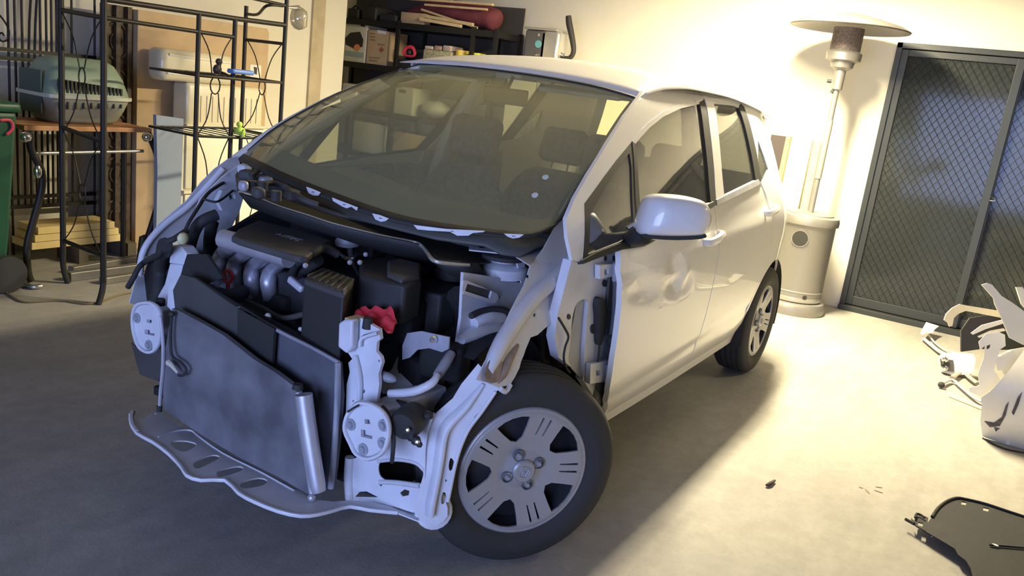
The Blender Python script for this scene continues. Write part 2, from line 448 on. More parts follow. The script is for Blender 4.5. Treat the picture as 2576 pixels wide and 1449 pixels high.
# outside the door, seen dimly through glass
slab('floor_patio', -10, XB - .15, -3, 9, -.16, -.05, mat('patio_paving', (0.16, 0.17, 0.17), .8, noise=.3))
FENM = mat('dark_paling_fence', (0.035, 0.045, 0.05), .9, noise=.3, nscale=5)
fn = thing('paling_fence', 'dark tall paling fence outside beyond the sliding screen door', 'fence', (-8.4, 1, -.05))
b = B(); y = -2.0
while y < 5.6:
    b.box((-8.4, y, 1.6 + .02 * sin(y * 9)), (.02, .098, 3.3)); y += .104
b.build('palings', FENM, fn, smooth=0)
B().box((-8.43, 1.8, .5), (.04, 7.6, .08)).box((-8.43, 1.8, 1.9), (.04, 7.6, .08)).build('rail', FENM, fn, smooth=0)
tp = B()
REFLBLUE = mat('blue_grey_reflection', (0.15, 0.24, 0.30), .55, noise=.25, nscale=3)
tc_ = Vector((-7.0, 4.15, -.05)); rings = []
for i in range(13):
    th = (pi / 2) * i / 12 + .001
    rings.append([tc_ + Vector((cos(a) * 1.1 * cos(th) * (1 + .03 * sin(6 * a)), sin(a) * 2.0 * cos(th) * (1 + .03 * sin(7 * a)), 1.75 * sin(th))) for a in [2 * pi * j / 36 for j in range(36)]])
tp.loft(rings, True, True)
tag(tp.build('reflection_mound', REFLBLUE), 'blue-grey mound added outside, standing in for a reflection in the screen door', 'reflection stand-in')  # rounded form added to imitate the bluish reflection in the door glass
WFR = mat('white_reflection', (0.85, 0.78, 0.80), .5)
b = B(); g0 = P(2462, 305, ('x', -7.9)); g1 = P(2545, 262, ('x', -7.9))
for yy in (g0.y, g1.y): b.tube([(-7.9, yy, -.05), (-7.9, yy, g1.z)], .03, 6, 0)
for zz in (g0.z, g1.z, g1.z - .12): b.tube([(-7.9, g0.y, zz), (-7.9, g1.y, zz)], .03, 6, 0)
tag(b.build('reflection_frame', WFR), 'pale pink-white tube frame added outside, standing in for a reflection', 'frame')  # tubes added in place of a pale reflection on the pane

# ================================================================== CAR
CAR = thing('hatchback_car', 'white five-door hatchback with its bonnet, bumper and front wings removed', 'car', (-1.25, 0, 0))
def pch(tab, x):
    if x <= tab[0][0]: return tab[0][1]
    if x >= tab[-1][0]: return tab[-1][1]
    n = len(tab)
    for i in range(n - 1):
        if tab[i][0] <= x <= tab[i + 1][0]: break
    h = tab[i + 1][0] - tab[i][0]
    def sl(k):
        if k <= 0: return (tab[1][1] - tab[0][1]) / (tab[1][0] - tab[0][0])
        if k >= n - 1: return (tab[-1][1] - tab[-2][1]) / (tab[-1][0] - tab[-2][0])
        a = (tab[k][1] - tab[k - 1][1]) / (tab[k][0] - tab[k - 1][0]); b = (tab[k + 1][1] - tab[k][1]) / (tab[k + 1][0] - tab[k][0])
        return 0 if a * b <= 0 else 2 * a * b / (a + b)
    t = (x - tab[i][0]) / h; m0, m1 = sl(i), sl(i + 1)
    return (2 * t**3 - 3 * t**2 + 1) * tab[i][1] + (t**3 - 2 * t**2 + t) * h * m0 + (-2 * t**3 + 3 * t**2) * tab[i + 1][1] + (t**3 - t**2) * h * m1
ZP = [(.15, -.100), (.22, -.078), (.29, -.060), (.33, -.040), (.45, -.016), (.58, -.004), (.68, 0), (.78, .002), (.86, -.006), (.93, -.026), (1.0, -.052), (1.08, -.090), (1.2, -.147), (1.32, -.207), (1.40, -.252), (1.45, -.288), (1.49, -.345), (1.53, -.52)]
WX = [(-3.12, .30), (-3.10, .48), (-3.05, .62), (-2.97, .71), (-2.85, .772), (-2.65, .818), (-2.4, .840), (-2.0, .847), (-1.3, .848), (-.6, .842), (-.2, .828), (.1, .800), (.4, .74)]
def S(x, z): return pch(WX, x) + pch(ZP, z)
FS = lambda p: p.y - S(p.x, p.z)
def FSo(d): return lambda p: p.y - S(p.x, p.z) + d
def xz(px, py):
    q = P(px, py, FS); return (q.x, q.z)
def XZ(l): return [xz(*p) if p[0] > 20 else p for p in l]
def side(bld, poly, holes=(), step=.05, d=0.0, thick=.004, both=True, rnd=0, fn=None):
    poly = [tuple(v[:2]) for v in cr([(a, b, 0) for a, b in poly], rnd, True)] if rnd else poly
    g = fn or (lambda x, z: 0)
    b = B().cdt(poly, list(holes), step, lambda x, z: (x, S(x, z) - d - g(x, z), z), thick, (0, -1, 0))
    bld.add(b.v, b.f)
    if both: bld.add([Vector((v.x, -v.y, v.z)) for v in b.v], [tuple(reversed(q)) for q in b.f])
    return bld
def arch(cx, cz, r, a0, a1, n=14): return [(cx + r * cos(radians(a0 + (a1 - a0) * k / n)), cz + r * sin(radians(a0 + (a1 - a0) * k / n))) for k in range(n + 1)]

# ---- key outlines (x, z) taken on the side surface
ftop = XZ([(1590, 355), (1607, 331), (1630, 308), (1668, 280), (1712, 261), (1768, 249)])       # top of the front door frame
rtop = XZ([(1772, 248), (1820, 247), (1850, 252), (1866, 262)])
rback = XZ([(1882, 316), (1899, 390), (1913, 458)])
fd_front = XZ([(1563, 627), (1566, 700), (1563, 770), (1556, 830), (1545, 900), (1533, 980), (1520, 1048)])
XD = -1.405
belt_f = XZ([(1604, 612), (1700, 560), (1790, 515)])
belt_r = XZ([(1800, 511), (1908, 459)])
front_div = XZ([(1590, 355), (1597, 400), (1600, 500), (1603, 612)])
ZS = .285
# ---- body side
glass_low = XZ([(1465, 661)])[0]
A_out = XZ([(1470, 512), (1495, 478), (1520, 443), (1550, 403), (1590, 355)])                    # front edge of quarter window = rear edge of pillar
A_in = XZ([(1446, 500), (1480, 440), (1530, 358), (1572, 292), (1604, 249)])                     # beside the windshield

dent1, dent2, dent3 = xz(1706, 715), xz(1700, 665), xz(1620, 735)
def dentf(x, z):
    g = 0.0
    am = 1.45
    for (cx, cz), a, sx, sz, sh in ((dent1, .016, .10, .035, .12), (dent2, .012, .06, .03, .1), (dent3, .010, .14, .028, .15), ((dent1[0] - .06, dent1[1] + .01), -.010, .03, .04, 0), ((dent3[0] + .02, dent3[1] + .05), .007, .16, .02, .2)):
        dx = x - cx; dz = z - cz - sh * dx
        g += am * a * math.exp(-(dx / sx) ** 2 - (dz / sz) ** 2)
    # pressed character line and lower feature line
    zc = .845 + (-.45 - x) * .052
    g += .010 / (1 + math.exp(-(z - zc) / .006)) * math.exp(-max(0, z - zc) / .10)
    g += .006 * math.exp(-((z - (.36 + (-.6 - x) * .05)) / .022) ** 2)
    return g
A_base = XZ([(1440, 655), (1428, 600), (1424, 552)])
roofline = [(-.98, 1.438), (-1.2, 1.458), (-1.5, 1.472), (-1.9, 1.474), (-2.3, 1.462), (-2.6, 1.440), (-2.82, 1.405)]
arch_b = arch(-2.5, .305, .345, -12, 192, 20)
arch_lip = arch(-2.5, .305, .372, 60, 0, 6)
tail = [(-2.86, .25), (-2.97, .26), (-2.97, .6), (-2.97, .95), (-2.93, 1.12), (-2.88, 1.27)]
rdoor_back = [(-2.235, 1.02), (-2.285, .9), (-2.30, .74)]
O = [glass_low] + A_base + A_in + roofline + tail[::-1] + arch_b[::-1] + [(-2.13, .232), (-.62, .232), (-.60, .262)]
Iin = [(-.615, ZS - .004), (-1.4, ZS - .004), (-2.125, ZS - .004), (-2.128, .31)] + arch_lip[::-1] + rdoor_back[::-1] + rback[::-1] + rtop[::-1] + ftop[::-1] + A_out[::-1]
qwin = XZ([(1907, 352), (1921, 390), (1933, 426), (1923, 450), (1915, 457), (1907, 400)])
side(B(), O + Iin, [qwin], .045, 0, .012, False).build('body_side', WHITE, CAR, 50)
O2 = [(-1.02, 1.40)] + roofline + tail[::-1] + arch_b[::-1] + [(-2.13, .232), (-.62, .232), (-.60, .262)]
b = side(B(), O2 + Iin[:-len(A_out) - 3], [qwin], .045, 0, .012, False)
b.v = [Vector((v.x, -v.y, v.z)) for v in b.v]; b.build('body_side', WHITE, CAR, 50)
FB = lambda p: p.x - (.13 - .5 * p.y * p.y)
FT = lambda p: p.x - (-.865 - .17 * p.y * p.y)
FL = lambda p: p.y + .27 * (p.z - 1.0) - .685
FR = lambda p: -p.y + .27 * (p.z - 1.0) - .685
def poly3(l, f): return [P(a, b_, f) for a, b_ in l]
cBR = P(1393, 571, FL); cTR = P(1607, 247, FT); cBL = P(602, 396, FR); cTL = P(1058, 163, FT)
Bc = [cBL] + poly3([(645, 418), (690, 440), (760, 470), (880, 515), (970, 545), (1035, 561), (1120, 575), (1250, 590), (1335, 592)], FB) + [P(1372, 584, FL)]
Bc[-1] = cBR
Tc = [cTL] + poly3([(1120, 165), (1200, 171), (1340, 188), (1480, 212), (1560, 232)], FT) + [cTR]
Rc = [cBR] + poly3([(1427, 527), (1462, 463), (1502, 400), (1542, 338), (1577, 286)], FL) + [cTR]
Lc = [cBL] + poly3([(680, 331), (760, 282), (850, 236), (950, 196), (1010, 176)], FR) + [cTL]
def arc(c):
    d = [0]
    for i in range(len(c) - 1): d.append(d[-1] + (c[i + 1] - c[i]).length)
    def f(t):
        t = max(-.03, min(1.03, t)) * d[-1]
        for i in range(len(c) - 1):
            if t <= d[i + 1] or i == len(c) - 2: return c[i].lerp(c[i + 1], (t - d[i]) / (d[i + 1] - d[i]))
    return f
fB, fT, fR, fL = arc(cr(Bc, 4)), arc(cr(Tc, 4)), arc(cr(Rc, 4)), arc(cr(Lc, 4))
def WS(u, v):
    a = (u + 1) / 2
    q = fB(a) * (1 - v) + fT(a) * v + fL(v) * (1 - a) + fR(v) * a - (cBL * (1 - a) * (1 - v) + cBR * a * (1 - v) + cTL * (1 - a) * v + cTR * a * v)
    return q + Vector((.6, 0, .8)) * .022 * sin(pi * max(0, min(1, v))) * (1 - abs(u) ** 2)
# roof, with the windscreen header curve at its front edge
def roofz(x, y):
    xc = pch([(-3.0, 1.435), (-2.8, 1.465), (-2.4, 1.510), (-1.9, 1.540), (-1.5, 1.545), (-1.2, 1.530), (-1.0, 1.496), (-.85, 1.454), (-.7, 1.40)], x)
    return xc - (.15 if abs(y) < .5 else .15) * y * y - .9 * max(0, abs(y) - .5) ** 2 * 3
def roofx(y, v): 
    x0 = -.865 - .17 * y * y; x1 = -2.93 + .22 * y * y
    return x0 + (x1 - x0) * v
b = B(); rows = []
for i in range(25):
    v = i / 24; row = []
    for j in range(25):
        u = -1 + 2 * j / 24; y = .585 * u; x = roofx(y, v)
        tz = fT((u * .98 + 1) / 2).z + .002 - roofz(roofx(y, 0), y)
        row.append(Vector((x, y, roofz(x, y) + tz * (1 - v) ** 8)))
    rows.append(row)
b.loft(rows, False, False)
b.build('roof', WHITE, CAR, 60, solid=.004)
# tail: hatch and rear bumper as one rounded shell
rows = []
for z in (.26, .3, .4, .55, .7, .85, .95, 1.05, 1.15, 1.27, 1.38, 1.43):
    row = []
    dx = pch([(.26, .02), (.5, 0), (.9, .02), (1.0, .06), (1.2, .14), (1.35, .22), (1.43, .30)], z)
    y0 = S(-2.95 + dx * .55, z)
    for j in range(33):
        a = -pi / 2 + pi * j / 32
        ya = sin(a); xa = cos(a)
        yy = (abs(ya) ** .62) * (1 if ya > 0 else -1) * (y0 + .004); xx = -2.945 + dx * .62 - (.165 - dx * .1) * abs(xa) ** .75
        row.append(Vector((xx, yy, z)))
    rows.append(row)
def rsub(r0, r1, j0, j1): return [row[j0:j1 + 1] for row in rows[r0:r1 + 1]]
b = B().loft(rsub(0, 7, 0, 32), False, False).loft(rsub(10, 11, 0, 32), False, False).loft(rsub(7, 10, 0, 6), False, False).loft(rsub(7, 10, 26, 32), False, False)
tg = b.build('tailgate', WHITE, CAR, 50)
B().loft(rsub(7, 10, 6, 26), False, False).build('rear_window', SDG2, tg, 60)
TLAMP = mat('tail_lamp_red', (.45, .03, .03), .2, coat=.8)
b = B(); sp = []
for x, zz in ((-2.80, 1.455), (-2.92, 1.45), (-3.03, 1.425), (-3.02, 1.41), (-2.85, 1.42)): sp.append((x, zz))
b.loft([[Vector((x + .10 * (abs(y) / .5) ** 3 * .5, y, zz - .12 * y * y)) for x, zz in sp] for y in (-.5, -.35, -.18, 0, .18, .35, .5)], True, True)
b.build('roof_spoiler', WHITE, CAR, 40)

# ---- doors
def doorset(sgn, nm):
    pass
def mk(bl, name, m, par, sm=50): return bl.build(name, m, par, sm)
for sg in (1, -1):
    L = 'left' if sg > 0 else 'right'
    def one(poly, holes=(), step=.05, d=0.0, thick=.004, fn=None, rnd=0):
        bb = B(); side(bb, poly, holes, step, d, thick, False, rnd, fn)
        if sg < 0: bb.v = [Vector((v.x, -v.y, v.z)) for v in bb.v]
        return bb
    fdp = fd_front[::-1] + belt_f[:-1] + [(XD + .004, belt_f[-1][1]), (XD + .004, .6), (XD + .004, ZS)]
    fdoor = one(fdp + [(-.63, ZS)], (), .022, 0, .02, dentf if sg > 0 else None).build('front_door', WHITE, CAR, 60)
    if sg > 0: fdoor['label'] = 'front door skin creased by a dent'
    rdp = [(XD - .004, ZS), (XD - .004, .6), (XD - .004, belt_r[0][1]), belt_r[0], belt_r[1], rback[-1]] + [(-2.23, 1.02), (-2.279, .9), (-2.294, .74)] + [(x + .006, z) for x, z in arch_lip] + [(-2.121, .31), (-2.12, ZS)]
    rdoor = one(rdp, (), .03, 0, .02, (lambda x, z: dentf(x, z) * 1.0) if sg > 0 else None).build('rear_door', WHITE, CAR, 60)
    # window frames
    top_in = [(x - .015, z - .036) for x, z in ftop[1:]]
    topf = one(ftop + XZ([(1771, 262)]) + XZ([(1757, 262), (1710, 273), (1668, 293), (1634, 320), (1611, 345), (1597, 362)]), (), .03, -.002, .02)
    topf.build('window_frame', SILV if False else WHITE, fdoor)
    one(XZ([(1758, 257), (1770, 250), (1781, 310), (1791, 400), (1799, 516), (1787, 522), (1779, 420), (1769, 330)]), (), .03, -.003, .02).build('rear_frame_strip', BLACK, fdoor)
    one(XZ([(1589, 356), (1597, 361), (1603, 430), (1610, 610), (1601, 613), (1597, 500), (1593, 400)]), (), .03, -.003, .015).build('window_divider', BLACK, fdoor)
    one(XZ([(1605, 606), (1700, 553), (1792, 506), (1793, 519), (1701, 567), (1603, 620)]), (), .05, -.006, .015).build('belt_moulding', BLACK, fdoor)
    one(XZ([(1772, 248), (1820, 247), (1850, 252), (1866, 262), (1862, 274), (1845, 266), (1795, 261), (1806, 330), (1815, 430), (1822, 500), (1801, 513), (1796, 430), (1783, 310)]), (), .03, -.002, .02).build('window_frame', WHITE, rdoor)
    one(XZ([(1862, 260), (1870, 268), (1886, 316), (1903, 390), (1914, 456), (1901, 462), (1890, 395), (1872, 316), (1857, 270)]), (), .03, -.004, .02).build('rear_frame_strip', BLACK, rdoor)
    one(XZ([(1800, 502), (1905, 451), (1911, 458), (1908, 464), (1801, 516)]), (), .05, -.006, .015).build('belt_moulding', GREYM, rdoor)
    o = one(XZ([(1592, 362), (1611, 340), (1634, 316), (1668, 289), (1712, 269), (1764, 258), (1776, 330), (1786, 420), (1793, 516), (1700, 565), (1606, 618), (1600, 500)]), (), .06, .008, .003).build('window_glass', SDG if sg > 0 else SDG2, fdoor)
    o = one(XZ([(1787, 255), (1866, 268), (1884, 330), (1897, 395), (1908, 460), (1803, 514), (1796, 400)]), (), .06, .008, .003).build('window_glass', SDG if sg > 0 else SDG2, rdoor)
    # fixed quarter window ahead of the door
    q_o = XZ([(1467, 660), (1470, 512), (1495, 478), (1520, 443), (1550, 403), (1589, 357), (1596, 400), (1599, 500), (1602, 612), (1563, 628)])
    q_i = XZ([(1479, 640), (1484, 540), (1506, 500), (1530, 460), (1558, 415), (1583, 385), (1588, 420), (1590, 500), (1592, 590), (1560, 608)])
    qf = one(q_o, [q_i], .04, -.001, .012).build('quarter_window_frame', BLACK, CAR)
    one(q_i, (), .06, .004, .003).build('pane', SDG, qf)
    one(qwin, (), .06, .006, .003).build('rear_quarter_glass', SDG, CAR)
    # pull handles
    for door, hx, hz in ((fdoor, *xz(1790, 597)), (rdoor, *xz(1935, 528))):
        hb = B(); y0 = S(hx, hz)
        pts = [(hx + .085, sg * (y0 - .005), hz - .012), (hx + .075, sg * (y0 + .022), hz - .010), (hx, sg * (y0 + .030), hz), (hx - .075, sg * (y0 + .022), hz + .010), (hx - .085, sg * (y0 - .005), hz + .012)]
        hb.tube(pts, [.011, .014, .015, .014, .011], 8, 4, flat=1.25)
        hb.build('handle', WHITE, door)

# ---- windscreen
def wsgrid(u0, u1, v0, v1, nu, nv, lift=0.0, um=None):
    rows = []
    for i in range(nv + 1):
        v = v0 + (v1 - v0) * i / nv; row = []
        for j in range(nu + 1):
            u = u0 + (u1 - u0) * j / nu
            q = WS(u, v); q = q + Vector((.6, 0, .8)) * lift
            row.append(q)
        rows.append(row)
    return B().loft(rows, False, False)
ws = wsgrid(-1.01, 1.01, 0, 1, 40, 24).build('windscreen', WSG, CAR, 80)
FRIT = mat('windscreen_frit', (.045, .042, .030), .5)
seal = B()
for args in ((-1.02, 1.02, -.012, .020, 40, 2), (-1.02, 1.02, .985, 1.004, 40, 1), (-1.025, -.985, 0, 1, 1, 20), (.985, 1.025, 0, 1, 1, 20)):
    g = wsgrid(*args, lift=.003); seal.add(g.v, g.f)
seal.build('seal', BLACK, ws, 80, solid=.004)
fr = B()
for args in ((-.99, .99, .015, .10, 40, 2), (-.99, -.955, .05, .97, 1, 16), (.955, .99, .05, .97, 1, 16)):
    g = wsgrid(*args, lift=-.004); fr.add(g.v, g.f)
fr.build('frit_band', FRIT, ws, 80)
for (px_, py_) in ((1373, 450), (1345, 491)):
    q = P(px_, py_, FL); best = min(((WS(i / 60, j / 60) for i in range(40, 61) for j in range(0, 40))), key=lambda w_: ((w_ - CPOS).normalized() - ray(px_, py_)).length)
    B().cyl(best, best + Vector((.6, 0, .8)) * .003, .011, seg=12).build('round_sticker', mat('pale_sticker', (.75, .75, .68), .6), ws)
# right-hand pillar seen beyond the glass
b = B(); b.tube([P(592, 402, FR)] + [q + Vector((-.012, -.016, -.012)) for q in Lc[1:]] , [.020, .020, .018, .016, .014, .012, .008], 8, 4)
b.build('windscreen_pillar', WHITE, CAR, 60)
# lower windscreen frame: tabs under the glass

# ---- wheels
def wheel(cx, cy, steer, spin, lab):
    t = bpy.data.objects.new('wheel', None); COL.objects.link(t); t.parent = CAR; t.location = Vector((0, 0, 0)); OFF[t.name] = OFF[CAR.name]
    sg = 1 if cy > 0 else -1
    Rm = Matrix.Rotation(steer, 3, 'Z') @ (Matrix.Identity(3) if sg > 0 else Matrix.Rotation(pi, 3, 'Z'))
    c = Vector((cx, cy, .303))
    def T(bl):
        bl.v = [Rm @ Vector((v.x * cos(spin) - v.z * sin(spin), v.y, v.x * sin(spin) + v.z * cos(spin))) + c for v in bl.v]; return bl
    ax = (0, 1, 0)
    # tyre: y is outward, 0 = centre of the wheel
    pr = [(.192, -.07), (.205, -.082), (.25, -.090), (.283, -.086), (.298, -.070), (.302, -.045)]
    for g in (-.045, -.015, .015, .045): pr += [(.302, g - .007), (.295, g - .004), (.295, g + .004), (.302, g + .007)]
    pr += [(.302, .062), (.296, .075), (.283, .086), (.262, .091), (.258, .093), (.235, .092), (.213, .084), (.203, .074), (.192, .070)]
    T(B().lathe(pr, (0, 0, 0), ax, 64, False)).build('tyre', TYRE, t, 30)
    T(B().lathe([(.192, .070), (.188, .060), (.178, .03), (.175, -.05), (.19, -.07)], (0, 0, 0), ax, 40, False).lathe([(.178, .02), (.13, .030), (.08, .045), (.02, .045)], (0, 0, 0), ax, 40, False)).build('steel_rim', mat('black_steel_rim', (.03, .03, .032), .5, .3), t, 30)
    # wheel cover
    SEG = 5
    def dome(x, z):
        r_ = sqrt(x * x + z * z)
        y = pch([(0, .072), (.045, .070), (.06, .062), (.10, .070), (.15, .079), (.185, .083), (.199, .078), (.204, .070)], r_)
        return (x, y, z)
    out = [(.204 * cos(2 * pi * k / 72), .204 * sin(2 * pi * k / 72)) for k in range(72)]
    holes = []
    for k in range(SEG):
        a = 2 * pi * k / SEG + pi / 2 + pi / SEG
        def pt(r_, da): return (r_ * cos(a + da), r_ * sin(a + da))
        holes.append([pt(.178, -.30), pt(.182, -.15), pt(.183, 0), pt(.182, .15), pt(.178, .30), pt(.145, .26), pt(.110, .17), pt(.098, 0), pt(.110, -.17), pt(.145, -.26)])
        a2 = a + pi / SEG
        for off in (-.013, .013):
            e = Vector((cos(a2), sin(a2))); n_ = Vector((-e.y, e.x))
            holes.append([tuple(e * .175 + n_ * (off - .0035)), tuple(e * .175 + n_ * (off + .0035)), tuple(e * .118 + n_ * (off * .9 + .002)), tuple(e * .118 + n_ * (off * .9 - .002))])
    wc = T(B().cdt(out, holes, .014, dome, .007, (0, -1, 0))).build('wheel_cover', SILV, t, 40)
    T(B().lathe([(.205, .066), (.2055, .074), (.200, .081), (.194, .082), (.190, .078)], (0, 0, 0), ax, 60, False)).build('cover_rim', SILV, wc, 60)
    T(B().lathe([(.036, .060), (.036, .078), (.031, .083), (.002, .084)], (0, 0, 0), ax, 28)).build('centre_cap', SILV, wc, 40)
    em = B(); r_ = .016
    em.tube([(-.009, .0855, .011), (-.006, .0855, -.011)], .0016, 4, 0).tube([(.009, .0855, .011), (.006, .0855, -.011)], .0016, 4, 0).tube([(-.008, .0855, .001), (.008, .0855, .001)], .0014, 4, 0).tube([(-.014, .085, .014), (.014, .085, .014), (.012, .085, -.014), (-.012, .085, -.014)], .0012, 4, 3, True)
    T(em).build('emblem', GREYM, wc, 0)
    for k in range(4):
        a = pi / 4 + k * pi / 2 + .1; x, z = .052 * cos(a), .052 * sin(a)
        T(B().lathe([(.018, .055), (.018, .072), (.0155, .073), (.0145, .064)], (x, 0, z), ax, 16, False)).build('nut_recess', mat('recess_grey', (.12, .12, .12), .5), wc, 30)
        T(B().lathe([(.0095, .055), (.0095, .072), (.006, .079), (.001, .080)], (x, 0, z), ax, 6)).build('wheel_nut', SILV, wc, 20)
    # contact: sits on the floor
    return t
wheel(0.0, .762, -radians(37), .30, 'l'); wheel(-.08, -.56, -radians(8), .9, 'r'); wheel(-2.5, .745, 0, .55, 'l'); wheel(-2.5, -.745, 0, .2, 'r')
# rear wheel housings, floor pan, sills underneath
UND = mat('underbody_black', (.016, .016, .015), .9)
for sg in (1, -1):
    B().lathe([(.345, 0), (.35, -.27)], (-2.5, sg * .80, .305), (0, sg, 0), 24, False, -.3 if sg < 0 else -.3, 2 * pi - .3).build('rear_wheel_housing', UND, CAR, 60) if False else None
    rings = []
    for yy in (.825, .50):
        rings.append([Vector((-2.5 + .352 * cos(a), sg * yy, .305 + .352 * sin(a))) for a in [radians(-14 + 208 * k / 24) for k in range(25)]])
    b = B().loft(rings, False, False); b.add([Vector((-2.5, sg * .50, .305))] + rings[1], [(0, k + 1, k + 2) for k in range(24)])
    b.build('wheel_housing', UND, CAR, 60)
b = B(); b.box((-1.35, 0, .24), (1.55, 1.50, .06)).box((-2.5, 0, .30), (1.0, .96, .08)).box((-.45, 0, .25), (.4, 1.0, .06))
b.build('floor_pan', UND, CAR, 0)

# ---- cabin
b = B(); rows = []
for x, z in ((.04, .93), (-.12, .945), (-.30, .955), (-.45, .96), (-.55, .94), (-.60, .86), (-.58, .70), (-.52, .55)):
    rows.append([Vector((min(x, -.02 - .5 * y * y + (x + .2) * .6) if x > -.3 else x, y, z + (.045 * math.exp(-((y + .36) / .17) ** 2) if -.62 < x < -.3 else 0) - (.02 if abs(y) > .58 else 0))) for y in [-.64 + 1.28 * k / 28 for k in range(29)]])
b.loft(rows, False, False); dash = b.build('dashboard', DASH, CAR, 50, solid=.01)
B().tube(cr([Vector((-.62, -.36, .83)) + Vector((-.32 * cos(a) * .18 * 0 + .07 * sin(a), .185 * cos(a), .165 * sin(a))) for a in [2 * pi * k / 14 for k in range(14)]], 2, True), .014, 8, 0, True).tube([(-.60, -.53, .83), (-.57, -.36, .82), (-.60, -.19, .83)], .018, 6, 3).cyl((-.45, -.36, .80), (-.60, -.36, .83), .05).build('steering_wheel', BLACK, CAR)
def seat(y, x, nm, wd=.50, hr=True, zb=.92):
    b = B()
    b.rbox((x + .22, y, .48), (.52, wd, .16), .05, Matrix.Rotation(-.12, 3, 'Y'), 4)
    s_ = b.build(nm, SEAT, CAR, 60)
    rr = Matrix.Rotation(-.30, 3, 'Y')
    bb = B(); rings = []
    for z, w_, d_ in ((.50, .44, .12), (.60, .50, .15), (.80, .49, .15), (.92, .42, .13), (1.01, .32, .10), (1.04, .22, .05)):
        z = .5 + (z - .5) * (zb - .5) / .44
        cx = x - .04 - (z - .5) * .36
        rings.append([Vector((cx + d_ / 2 * cos(a) * (abs(cos(a)) ** -.3 if abs(cos(a)) > .05 else 1), y + w_ * wd / .5 / 2 * (1 if sin(a) > 0 else -1) * abs(sin(a)) ** .55, z)) for a in [2 * pi * k / 20 for k in range(20)]])
    bb.loft(rings, True, True); bb.build('backrest', SEAT, s_, 60)
    if hr:
        hx = x - .04 - (zb + .16 - .5) * .36
        h_ = B().rbox((hx, y, zb + .22), (.10, .27, .19), .045, Matrix.Rotation(-.25, 3, 'Y'), 4); h_.build('headrest', SEAT, s_, 60)
        for dy in (-.05, .05): B().tube([(hx + .03, y + dy, zb + .04), (hx, y + dy, zb + .16)], .006, 6, 0).build('headrest_post', CHROME, s_)
seat(.36, -1.00, 'front_seat'); seat(-.36, -1.00, 'front_seat'); 
seat(.33, -1.85, 'rear_seat', .62, True, .88); seat(-.33, -1.85, 'rear_seat', .62, True, .88)
b = B(); rows = []
for i in range(12):
    v = i / 11; rows.append([Vector((roofx(.54 * u, v) - .03, .56 * u, roofz(roofx(.54 * u, v), .56 * u) - .028)) for u in [-1 + 2 * k / 14 for k in range(15)]])
b.loft(rows, False, False).build('headliner', LINER, CAR, 60)
# inner trims: pillars and door cards (both sides)
TRIM_IN = mat('beige_pillar_trim', (.62, .60, .52), .8)
for sg in (1, -1):
    b = B()
    b.tube([(-1.54, sg * .55, 1.42), (-1.44, sg * .67, 1.05), (-1.42, sg * .72, .6)], [.035, .045, .06], 6, 3)
    b.build('pillar_trim', TRIM_IN, CAR, 60)
    b = B(); b.tube([Vector((q.x - .02, sg * (abs(q.y) - .01), q.z - .02)) for q in Rc[1:]], .026, 6, 3); b.build('pillar_trim', TRIM_IN, CAR, 60)
    b = B()
    for (x0, x1, zt) in ((-.52, -1.36, .93), (-1.44, -2.15, .99)):
        b.box(((x0 + x1) / 2, sg * .755, (zt + .30) / 2), (x0 - x1, .03, zt - .30))
        pass
    dcs = []
    for (x0, x1, zt) in ((-.52, -1.36, .95), (-1.44, -2.12, 1.02)):
        bb = B().rbox(((x0 + x1) / 2, sg * .752, (zt + .30) / 2), (abs(x0 - x1), .035, zt - .30), .015); bb.box(((x0 + x1) / 2, sg * .715, .62), (abs(x0 - x1) * .6, .06, .05))
        bb.build('door_card', SEAT, CAR, 40)
B().rbox((-.86, 0.03, 1.352), (.02, .21, .065), .018).cyl((-.86, .03, 1.37), (-.90, .03, 1.43), .008).build('rear_view_mirror', BLACK, CAR)
B().rbox((-.98, 0, 1.432), (.16, .12, .022), .01).build('map_lamp', TRIM_IN, CAR)
for sg in (1, -1):
    B().rbox((-.975, sg * .33, 1.405), (.14, .36, .016), .007, Matrix.Rotation(.12, 3, 'Y')).build('sun_visor', TRIM_IN, CAR)

# ---- door mirror (left), black sail base
base = B()
base.pxp([(1466, 655), (1500, 636), (1560, 612), (1604, 602), (1650, 604), (1636, 612), (1620, 620), (1566, 628), (1530, 640), (1468, 664)], FSo(-.012), (), 20, .02)
base.tube([P(1585, 603, ('y', .80)), P(1600, 595, ('y', .85)), P(1625, 592, ('y', .89))], [.03, .032, .03], 8, 3)
mb = base.build('door_mirror', BLACK, CAR, 50)
rings = []
mc = P(1700, 545, ('y', .97)); 
ex = (P(1785, 548, ('y', .97)) - mc); 
# shell as rounded box swept along its depth: outline read at the mirror's own plane
mo = [(1612, 590), (1607, 570), (1612, 545), (1625, 508), (1640, 493), (1664, 488), (1720, 492), (1765, 503), (1784, 518), (1792, 540), (1790, 560), (1778, 585), (1765, 594), (1700, 597), (1640, 595)]
mpl = ('n', P(1700, 545, ('y', .97)), (.80, .60, .10))
ol = cr([P(a, b_, mpl) for a, b_ in mo], 3, True)
cen = sum(ol, Vector((0, 0, 0))) / len(ol); nrm = Vector((.80, .60, .10)).normalized()
rings = []
for k, (sc, dp) in enumerate(((.93, -.085), (.985, -.07), (1.0, -.035), (.985, -.005), (.93, .018), (.80, .038), (.55, .052), (.2, .058))):
    rings.append([cen + (q - cen) * sc + nrm * dp for q in ol])
b = B().loft(rings, True, True); b.build('mirror_shell', WHITE, mb, 70)
lo = [q for q in ol if q.z < cen.z - .035]
